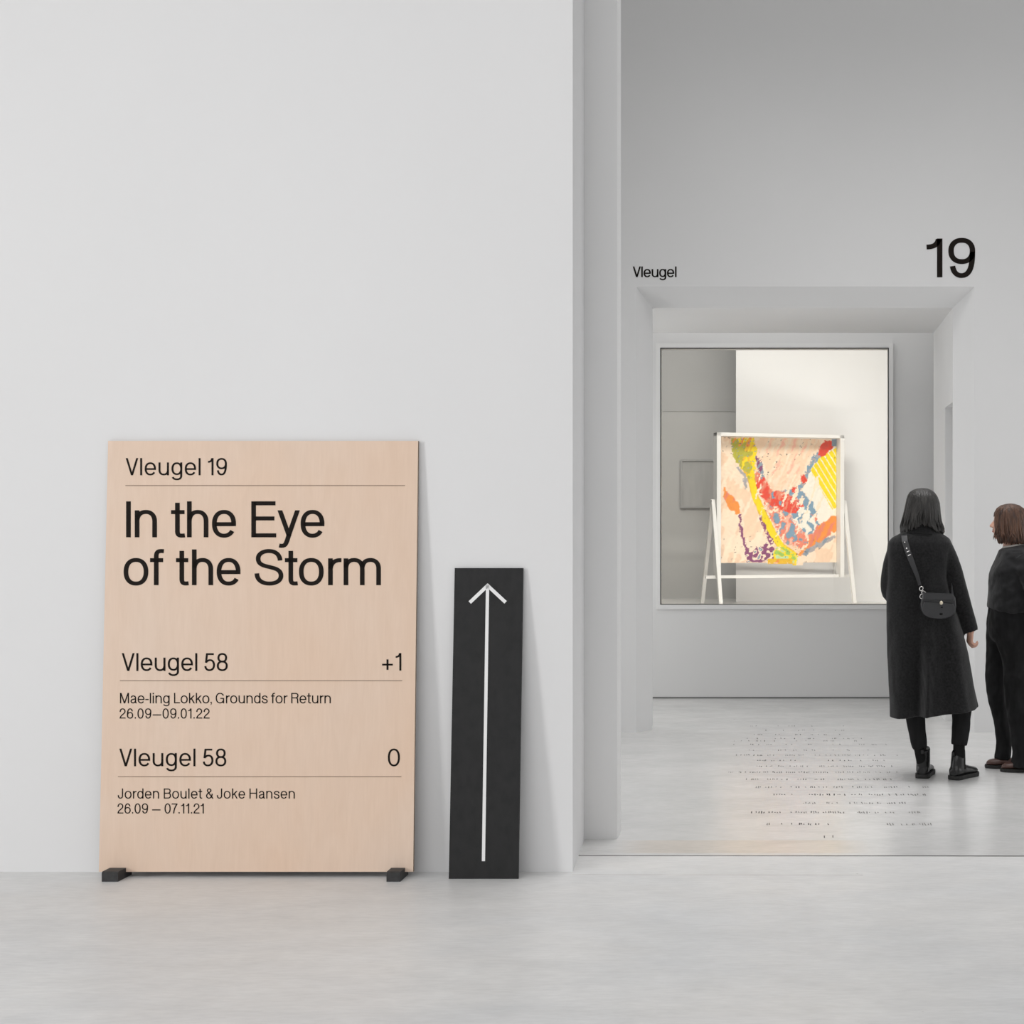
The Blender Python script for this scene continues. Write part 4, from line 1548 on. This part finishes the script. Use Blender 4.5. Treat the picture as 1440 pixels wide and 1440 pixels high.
def fold(px, py, ang):
    """how far the cloth stands out from the plain cone, in metres"""
    k = max(0.0, min(1.0, (py - 800) / 150.0))
    g = lambda c, s: math.exp(-((px - c) / s) ** 2)
    if math.sin(ang) < 0:                      # the back, which the photo shows
        v = 0.046 * g(1303 - (py - 870) * 0.03, 5.5) - 0.062 * g(1289.5 - (py - 870) * 0.02, 7) + 0.020 * g(1264, 10) - 0.012 * g(1278, 4)
        v += 0.022 * g(1340 + (py - 900) * 0.12, 9) - 0.024 * g(1322 + (py - 900) * 0.05, 8)
    else:
        v = 0.018 * math.sin(px * 0.22)
    return v * k


for (py, xl, xr, ry) in cr:
    l, r = a1(xl, py, 0.03), a1(xr, py, 0.03)
    c = (l + r) / 2
    rx = (r.x - l.x) / 2
    ring = ell(c, rx, ry, NC, 2.3)
    for i, p in enumerate(ring):
        ang = 2 * math.pi * i / NC
        px = VX + p.x * k1
        out_ = Vector((0.3 * math.cos(ang), math.sin(ang), 0)).normalized()
        p += out_ * fold(px, py, ang)
        if py > 960:
            p.z += 0.026 * (p.x - c.x) / rx * min(1, (py - 960) / 42)
    rings.append(ring)
last = rings[-1]
cc = sum(last, Vector()) / NC
bm = bmesh.new()
loft(bm, rings)
tube(bm, [a1(1322, 766, 0.03)] + RA[1:3] + [a1(1366.7, 889, 0.01)], [0.070, 0.056, 0.0545, 0.040], 28, end_in=0.03)
tube(bm, [a1(1266, 768, 0.03), a1(1254.5, 800, 0.05), a1(1254.0, 834, 0.085), a1(1278, 846, 0.27), a1(1288, 843, 0.30)], [0.066, 0.0535, 0.053, 0.044, 0.041], 28, end_in=0.025)


def rumple(p):
    q = Vector((p.x * 9, p.y * 9, p.z * 5))
    d = noise.noise(q) * 0.008 + noise.noise(q * 2.6) * 0.004
    return Vector((p.x + d * 0.3, p.y + d, p.z))


coat = remesh('coat', bm, M['coat'], woman, 0.0075, 2, post=rumple)
# turned-down collar
bm = bmesh.new()
cring = []
for (py, xl, xr, ry, dy) in ((735.5, 1278.5, 1314, .075, .03), (742, 1275.5, 1317, .083, .03), (747, 1272.5, 1319, .092, .028), (751.5, 1268.5, 1323, .104, .026), (752.2, 1269.5, 1322, .100, .026),
                             (749, 1272, 1319, .088, .028), (742, 1278, 1315, .074, .03)):
    l, r = a1(xl, py, dy), a1(xr, py, dy)
    rg = ell((l + r) / 2, (r.x - l.x) / 2, ry, 60, 2.1)
    for p in rg:
        p.z += -0.012 * (p.x - ho1.x) / 0.08 * 0.35
    cring.append(rg)
rws = [[bm.verts.new(p) for p in r] for r in cring]
for a, b in zip(rws, rws[1:]):
    for i in range(60):
        j = (i + 1) % 60
        bm.faces.new((a[i], a[j], b[j], b[i]))
obj('collar', bm, M['coat'], coat, smooth=True)

# trousers
bm = bmesh.new()
hip = []
for (py, xl, xr, ry) in ((880, 1256, 1334, .105), (905, 1253, 1338, .115), (925, 1256, 1338, .11), (935, 1262, 1334, .08)):
    l, r = a1(xl, py, 0.03), a1(xr, py, 0.03)
    hip.append(ell((l + r) / 2, (r.x - l.x) / 2, ry, 32, 2.2))
loft(bm, hip)
tube(bm, [a1(1277, 915, .03), a1(1283.5, 970, .025), a1(1287.5, 1008, .02), a1(1293.8, 1053, 0.01)], [0.090, 0.066, 0.0565, 0.0435], 26, end_in=0.03)
tube(bm, [a1(1320, 915, .03), a1(1346, 970, .025), a1(1352.8, 1000, .02), a1(1348.8, 1048, 0.0)], [0.090, 0.068, 0.0585, 0.0445], 26, end_in=0.03)


def rumple2(p):
    q = Vector((p.x * 14, p.y * 14, p.z * 16))
    d = noise.noise(q) * 0.005
    return Vector((p.x + d, p.y + d, p.z))


remesh('trousers', bm, M['trouser'], woman, 0.0065, 1, post=rumple2)

# socks and boots
for pts_, r in (([a1(1292.5, 1046, .01), a1(1296, 1063, .022), a1(1299.2, 1079, .045)], 0.035), ([a1(1348.8, 1041, 0), a1(1348.6, 1058, .003), a1(1348.2, 1077, .012)], 0.034)):
    bm = bmesh.new()
    tube(bm, pts_, [r, r, r * 0.95], 20)
    obj('sock', bm, M['sock'], woman, smooth=True)


def boot(heel, yaw, top, r, legc, parent, tab_side):
    b, f, s = boot_bm(heel, yaw, 0.240, 0.096, top, r, legc)
    o = remesh('boot', b, M['boot'], parent, 0.0045, 2)
    obj('sole', sole_bm(heel, yaw, 0.243, 0.100, 0.024), M['sole'], o)
    bm_ = bmesh.new()                       # pull tab: a folded loop at the back of the shaft
    c = Vector(legc) - f * (r * 1.12)
    c.z = top - 0.012
    loop = [c + Vector((0, 0, -0.022)), c - f * 0.012 + Vector((0, 0, -0.012)), c - f * 0.015 + Vector((0, 0, 0.010)), c - f * 0.006 + Vector((0, 0, 0.020)),
            c + f * 0.002 + Vector((0, 0, 0.008))]
    for p, q in zip(loop, loop[1:]):
        bar(bm_, p, q, 0.016, 0.003, s.cross(q - p))
    obj('pull_tab', bm_, M['boot'], o)
    return o


hl = P(1296.2, 1095, floorY(1095))
boot((hl.x, floorY(1095) + 0.0, 0), math.radians(14), 0.172, 0.039, a1(1299.5, 1053, 0.03), woman, 1)
hr = P(1340.0, 1097, floorY(1097))
boot((hr.x, floorY(1097) + 0.0, 0), math.radians(38), 0.160, 0.038, a1(1348.5, 1060, 0.02), woman, 1)

# hair of the first person
lv = []
for (py, xl, xr, ry, dy) in ((686.5, 1291, 1305, .028, .045), (688.5, 1285, 1310, .052, .045), (691.5, 1280.2, 1314.5, .075, .045), (698, 1277, 1318.8, .095, .042), (708, 1275, 1322, .105, .038),
                             (719, 1272.5, 1322.6, .108, .034), (730, 1269.5, 1323.6, .104, .03), (738, 1268, 1325.5, .098, .03), (745, 1267.6, 1328, .094, .03)):
    l, r = a1(xl, py), a1(xr, py)
    lv.append(((l.x + r.x) / 2, Y1 + dy, l.z, (r.x - l.x) / 2, ry))
hair_obj(hair_shell(lv, 220, math.pi / 2, math.radians(48), hz1 + 0.06, 2.3, strand=0.07, jag=0.02, nape=0.036), M['hair_dark'], woman, 0.014, lv, math.pi / 2, math.radians(50), 240, 3, 0.040)

# ------------------------------------------------------------------ saddle bag across the back
byk = Y1 - 0.155                      # bag centre depth, resting on the coat


def ab(px, py, dy=0.0):
    p = P(px, py, byk)
    return Vector((p.x, byk + dy, p.z))


bag = thing('shoulder_bag', 'black half-moon saddle bag with a pale clasp hanging on the coated back', 'bag', ab(1319, 871))
tl = math.radians(-3)


def dshape(x0, x1, yt, yb, n=26):
    cx, rx = (x0 + x1) / 2, (x1 - x0) / 2
    pts = [(x0 + 3, yt), (x1 - 4, yt + 2.5), (x1 - 1, yt + 7)]
    for i in range(n + 1):
        a = -0.10 + (math.pi + 0.2) * i / n
        pts.append((cx + rx * math.copysign(abs(math.cos(a)) ** 0.82, math.cos(a)), yb - (yb - yt) * 0.52 + (yb - yt) * 0.52 * math.sin(a) if math.sin(a) > 0 else yb - (yb - yt) * 0.52 + 14 * math.sin(a)))
    return pts


def slab(outline, d0, d1, inset=0.0015):
    bm_ = bmesh.new()
    cx = sum(p[0] for p in outline) / len(outline)
    cy = sum(p[1] for p in outline) / len(outline)
    rows_ = []
    for d, k in ((d0, 0.95), (d0 + 0.006 * (1 if d1 > d0 else -1), 1.0), (d1 - 0.006 * (1 if d1 > d0 else -1), 1.0), (d1, 0.95)):
        rows_.append([bm_.verts.new(ab(cx + (x - cx) * k, cy + (y - cy) * k, d)) for x, y in outline])
    n = len(outline)
    for a, b in zip(rows_, rows_[1:]):
        for i in range(n):
            j = (i + 1) % n
            bm_.faces.new((a[i], a[j], b[j], b[i]))
    bm_.faces.new(rows_[0][::-1])
    bm_.faces.new(rows_[-1])
    return bm_


obj('pouch', slab(dshape(1294.3, 1344, 833.5, 870.5), -0.026, 0.03), M['bag'], bag, smooth=False)
fl = obj('flap', slab(dshape(1295, 1343.3, 845.2, 869.6), -0.034, -0.024), M['bag'], bag)
obj('top_panel', slab([(1297, 832.8), (1338, 834.5), (1341, 839), (1341.5, 844), (1296, 842.5)], -0.034, -0.02), M['bag'], bag)
bm = bmesh.new()
ellipsoid(bm, ab(1322.7, 847.3, -0.036), (0.010, 0.006, 0.012), sub=2)
obj('clasp', bm, M['gold'], bag, smooth=True)['label'] = 'pale metal clasp'
bm = bmesh.new()
ellipsoid(bm, ab(1323.5, 853.7, -0.034), (0.006, 0.003, 0.004), sub=2)
obj('stud', bm, M['bag_edge'], bag, smooth=True)
bm = bmesh.new()
ellipsoid(bm, ab(1322.5, 863, -0.034), (0.010, 0.003, 0.006), sub=2)
obj('embossed_mark', bm, M['bag_edge'], bag, smooth=True)
bm = bmesh.new()
for (px, py) in ((1295.0, 827.5), (1298.3, 833.5), (1295.5, 838.5), (1299.5, 839.5)):
    ring_c = ab(px, py, -0.022)
    m_ = Matrix.Translation(ring_c) @ Matrix.Rotation(math.pi / 2, 4, 'X') @ Matrix.Rotation(0.4 * px, 4, 'Z')
    pts = []
    for i in range(16):
        a = 2 * math.pi * i / 16
        c = Vector((0.0095 * math.cos(a), 0.0125 * math.sin(a), 0))
        t_ = c.normalized()
        pts.append([m_ @ (c + t_ * (0.0028 * math.cos(b)) + Vector((0, 0, 0.0028 * math.sin(b)))) for b in (0, 1.57, 3.14, 4.71)])
    vv = [[bm.verts.new(p) for p in r] for r in pts]
    for i in range(16):
        for j in range(4):
            bm.faces.new((vv[i][j], vv[(i + 1) % 16][j], vv[(i + 1) % 16][(j + 1) % 4], vv[i][(j + 1) % 4]))
obj('ring', bm, M['silver'], bag, smooth=True)['label'] = 'silver strap rings'


def strap(bm_, pts, widths, thick=0.004):
    """flat belt through (point, outward normal)"""
    rows_ = []
    for i, (p, nrm) in enumerate(pts):
        p, nrm = Vector(p), Vector(nrm).normalized()
        d = (Vector(pts[min(i + 1, len(pts) - 1)][0]) - Vector(pts[max(i - 1, 0)][0])).normalized()
        s = d.cross(nrm).normalized()
        w = widths[i] / 2
        rows_.append([bm_.verts.new(q) for q in (p + s * w, p - s * w, p - s * w + nrm * thick, p + s * w + nrm * thick)])
    for a, b in zip(rows_, rows_[1:]):
        for j in range(4):
            bm_.faces.new((a[j], a[(j + 1) % 4], b[(j + 1) % 4], b[j]))
    bm_.faces.new(rows_[0][::-1])
    bm_.faces.new(rows_[-1])


def back_surface(px, py):
    """point on the coat's back under a photo position, found by a ray through the coat mesh"""
    co = coat.data
    return None


from mathutils.bvhtree import BVHTree
ctree = BVHTree.FromPolygons([v.co.copy() for v in coat.data.vertices], [tuple(p.vertices) for p in coat.data.polygons])


def on_coat(px, py, off=0.003):
    c = Vector((0, 0, EYE))
    d = (P(px, py, 1.0) - c).normalized()
    h = ctree.ray_cast(c, d)
    if h[0] is None:
        return P(px, py, Y1 - 0.08), Vector((0, -1, 0.2))
    nr = h[1] if h[1].dot(d) < 0 else -h[1]
    return h[0] + nr * off, (nr + Vector((0, -0.6, 0))).normalized()


def over(p, nrm):
    return (Vector(p), Vector(nrm))


bm = bmesh.new()
sp = [on_coat(x, y, 0.004) for x, y in ((1272.0, 754.5), (1272.8, 762), (1276.3, 774), (1280.2, 785), (1284.8, 797))]
lead = [over(a1(1275, 752, 0.12), (0, 0.7, 0.7)), over(a1(1272.5, 748.6, 0.055), (0, 0.1, 1))]
tail = [on_coat(x, y, 0.006) for x, y in ((1289.5, 810), (1293.8, 823))]
strap(bm, lead + sp + tail, [0.034, 0.034, 0.034, 0.034, 0.033, 0.032, 0.028, 0.022, 0.018])
st_ = obj('strap', bm, M['bag'], bag)
bm = bmesh.new()
for sx_, sy_, sr_ in ((1273.0, 763.5, 0.004), (1275.3, 771.8, 0.005)):
    bm = bmesh.new()
    p0, n0 = on_coat(sx_, sy_, 0.010)
    ellipsoid(bm, p0, (sr_, 0.004, sr_), sub=2)
    obj('strap_stud', bm, M['silver'], st_, smooth=True)
bm = bmesh.new()
for (xa, ya) in ((1276.8, 776), (1278.6, 781)):
    pa, na = on_coat(xa - 1.6, ya + 0.5, 0.0095)
    pb, nb = on_coat(xa + 2.2, ya - 1.2, 0.0095)
    bar(bm, pa, pb, 0.004, 0.003, na)
obj('buckle', bm, M['silver'], st_)
# second half of the strap: from the bag's far end round the right side to the front shoulder
bm = bmesh.new()
fr = [over(ab(1336, 842, 0.02), (0, -1, 0)), over(a1(1336.5, 836, -0.10), (0.4, -1, 0)), over(a1(1337.5, 824, -0.03), (1, -0.5, 0)), over(a1(1338, 810, 0.06), (1, 0.2, 0)), over(a1(1325, 796, 0.186), (0.3, 1, 0)),
      over(a1(1300, 775, 0.185), (0, 1, 0.1)), over(a1(1280, 756, 0.145), (-0.1, 1, 0.5)), over(a1(1275, 752, 0.12), (0, 0.7, 0.7))]
strap(bm, fr, [0.014, 0.018, 0.02, 0.024, 0.03, 0.032, 0.034, 0.034])
obj('front_strap', bm, M['bag'], bag)

# ------------------------------------------------------------------ person in the dark sweatshirt at the picture's edge
Y2 = 8.60
k2 = F / Y2


def a2(px, py, dy=0.0):
    p = P(px, py, Y2)
    return Vector((p.x, Y2 + dy, p.z))


base2 = Vector((P(1424, 0, Y2).x, Y2, 0))
man = thing('person', 'person in a black sweatshirt and wide dark trousers facing left, wavy brown hair', 'person', base2)
ho2 = a2(1417.5, 735.5, 0.0)
fdir = Vector((-1, 0.38, 0))
bm = bmesh.new()
T2 = head(bm, ho2, fdir, 0.94, math.radians(6))
capsule(bm, [ho2 + Vector((0.012, 0, -0.04)), ho2 + Vector((0.02, 0, -0.12)), ho2 + Vector((0.03, 0, -0.18))], [0.054, 0.051, 0.068])
tor = []
for (py, xl, xr, ry) in ((768, 1412, 1438, .07), (780, 1410, 1441, .11), (795, 1404, 1443, .145), (815, 1398, 1445, .155), (840, 1397, 1443, .14), (865, 1397, 1444, .145), (885, 1398, 1442, .13), (893, 1404, 1438, .09)):
    l, r = a2(xl, py), a2(xr, py)
    tor.append(ell((l + r) / 2, (r.x - l.x) / 2, ry, 32, 2.2))
loft(bm, tor)
FL = [a2(1411, 900, 0.085), a2(1403.5, 940, 0.085), a2(1405, 990, 0.08), a2(1411, 1020, 0.07), a2(1414, 1048, 0.07), a2(1412, 1070, 0.06)]
NL = [a2(1424, 896, -0.08), a2(1427.5, 940, -0.085), a2(1430, 995, -0.085), a2(1434.5, 1030, -0.08), a2(1437, 1055, -0.08), a2(1435, 1075, -0.085)]
for LG in (FL, NL):
    tube(bm, LG, [0.07, 0.05, 0.037, 0.033, 0.031, 0.029], 20)
NA = [a2(1431, 782, -0.155), a2(1441, 808, -0.185), a2(1450, 842, -0.20), a2(1448, 893, -0.20)]
FA = [a2(1431, 782, 0.155), a2(1440, 808, 0.185), a2(1449, 842, 0.20), a2(1447, 893, 0.20)]
for AR in (NA, FA):
    tube(bm, [a2(1430, 790, 0.125 * (-1 if AR is NA else 1))] + AR[1:], [0.042, 0.04, 0.035, 0.025], 18)
    hand(bm, AR[-1], (-0.12, 0, -1), (-1, 0, -0.1), 0.9, 0.4 if AR is NA else -0.4)
remesh('body', bm, M['skin'], man, 0.0055, 2)
face_parts(T2, man, 0.94)

# sweatshirt
bm = bmesh.new()
rings = []
for (py, xl, xr, ry) in ((768, 1409.5, 1437, .078), (769.5, 1408, 1440.5, .10), (772.5, 1406, 1444, .135), (777, 1403.8, 1446, .168), (786, 1400, 1448, .19), (797, 1395.6, 1449, .195), (808, 1392, 1449.5, .19), (822, 1391, 1449, .185), (838, 1390, 1448.5, .183),
                         (850, 1389, 1449, .185), (857, 1388.4, 1449.5, .185), (861, 1389, 1449, .178)):
    l, r = a2(xl, py), a2(xr, py)
    c = (l + r) / 2
    rx = (r.x - l.x) / 2
    rg = ell(c, rx, ry, 80, 2.25)
    if py < 770:
        for p in rg:
            p.z += 0.19 * (p.x - c.x)
    for p in rg:
        if py > 830:
            u = (c.x - p.x) / rx
            p.z += 0.030 * max(0, u) ** 3 * min(1, (py - 830) / 25)
    rings.append(rg)
c = sum(rings[-1], Vector()) / 80
rings.append([c + (p - c) * 0.93 for p in rings[-1]])
rings.append([c + (p - c) * 0.92 + Vector((0, 0, 0.05)) for p in rings[-2]])
loft(bm, rings)
for AR, sg in ((NA, -1), (FA, 1)):
    tube(bm, [a2(1430, 787, 0.135 * sg)] + AR[1:3] + [AR[3] + Vector((0, 0, 0.02))], [0.072, 0.066, 0.058, 0.042], 28, end_in=0.03)


def rumple3(p):
    q = Vector((p.x * 7 + p.z * 5, p.y * 6, p.z * 11 - p.x * 6))
    d = noise.noise(q) * 0.022 + noise.noise(q * 2.3) * 0.009
    return Vector((p.x + d * 0.35, p.y + d, p.z))


remesh('sweatshirt', bm, M['shirt'], man, 0.0075, 2, post=rumple3)
bm = bmesh.new()
rws = []
for (py, xl, xr, ry) in ((765.6, 1410.5, 1436.5, .070), (768, 1409.2, 1438, .079), (769.5, 1408.8, 1439, .084)):
    l, r = a2(xl, py), a2(xr, py)
    rg = ell((l + r) / 2, (r.x - l.x) / 2, ry, 48, 2.0)
    for p in rg:
        p.z += 0.35 * (p.x - (l.x + r.x) / 2) * 0.55
    rws.append([bm.verts.new(p) for p in rg])
for a, b in zip(rws, rws[1:]):
    for i in range(48):
        bm.faces.new((a[i], a[(i + 1) % 48], b[(i + 1) % 48], b[i]))
o = obj('undershirt_collar', bm, M['tee'], man, smooth=True)
o['label'] = 'pale undershirt collar'

# wide trousers
bm = bmesh.new()
hip = []
for (py, xl, xr, ry) in ((845, 1391.5, 1447, .165), (870, 1389.6, 1448.5, .178), (884, 1389, 1449, .178), (895, 1391, 1447, .16), (903, 1398, 1440, .10)):
    l, r = a2(xl, py), a2(xr, py)
    hip.append(ell((l + r) / 2, (r.x - l.x) / 2, ry, 40, 2.3))
loft(bm, hip)
tube(bm, [a2(1414, 862, 0.06), a2(1409.5, 893, 0.075), a2(1405, 935, 0.085), a2(1402.5, 968, 0.08), a2(1405, 990, 0.08), a2(1411, 1020, 0.07), a2(1414, 1048, 0.07), a2(1413, 1064, 0.065), a2(1411.5, 1072, 0.06)],
     [0.10, 0.086, 0.068, 0.060, 0.052, 0.046, 0.046, 0.05, 0.048], 28, end_in=0.03)
tube(bm, [a2(1419.5, 880, -0.07), a2(1422.5, 898, -0.078), a2(1425.5, 918, -0.083), a2(1428, 940, -0.085), a2(1428.5, 968, -0.085), a2(1430, 995, -0.085), a2(1434.5, 1030, -0.08), a2(1437, 1055, -0.08), a2(1436, 1070, -0.08), a2(1435, 1078.5, -0.085)],
     [0.115, 0.108, 0.096, 0.087, 0.083, 0.078, 0.072, 0.072, 0.076, 0.075], 28, end_in=0.03)


def rumple4(p):
    q = Vector((p.x * 9, p.y * 9, p.z * 8))
    d = noise.noise(q) * 0.014 + noise.noise(q * 2.7) * 0.009
    return Vector((p.x + d * 0.5, p.y + d, p.z))


remesh('trousers', bm, M['trouser'], man, 0.0075, 9, post=rumple4)

# brown shoes, toes to the left
for (px, py) in ((1386.0, 1080.2), (1407.5, 1085.4)):
    Yf = floorY(py)
    toe = Vector(((px - VX) * Yf / F, Yf + 0.02, 0))
    yaw = math.radians(-84)
    f = Vector((math.sin(yaw), math.cos(yaw), 0))
    hl = toe - f * 0.235
    b, _, _ = boot_bm(hl, yaw, 0.23, 0.085, 0, 0, (0, 0, 0), shoe=True)
    so = remesh('shoe', b, M['brown_shoe'], man, 0.005, 2)
    so['label'] = 'brown leather shoe'
    obj('sole', sole_bm(hl, yaw, 0.232, 0.088, 0.02), M['sole'], so)

# wavy brown bob, open towards the face
lv = []
for (py, xl, xr, ry, dy) in ((708.6, 1414, 1427, .028, 0), (710.5, 1407.5, 1433, .052, 0), (714.5, 1402, 1438.5, .073, 0), (721, 1398.6, 1443, .086, 0), (732, 1397.6, 1446, .094, 0),
                             (742, 1398.0, 1447, .098, 0), (750, 1398.5, 1446.5, .098, 0), (756, 1399.5, 1445, .092, 0), (761, 1402, 1442, .084, 0)):
    l, r = a2(xl, py), a2(xr, py)
    lv.append(((l.x + r.x) / 2, Y2 + dy, l.z, (r.x - l.x) / 2, ry))
hair_obj(hair_shell(lv, 200, math.pi - 0.40, math.radians(42), ho2.z + 0.040, 8.1, strand=0.085, jag=0.02), M['hair_brown'], man, 0.014, lv, math.pi - 0.40, math.radians(38), 260, 5, 0.0, 1.2)
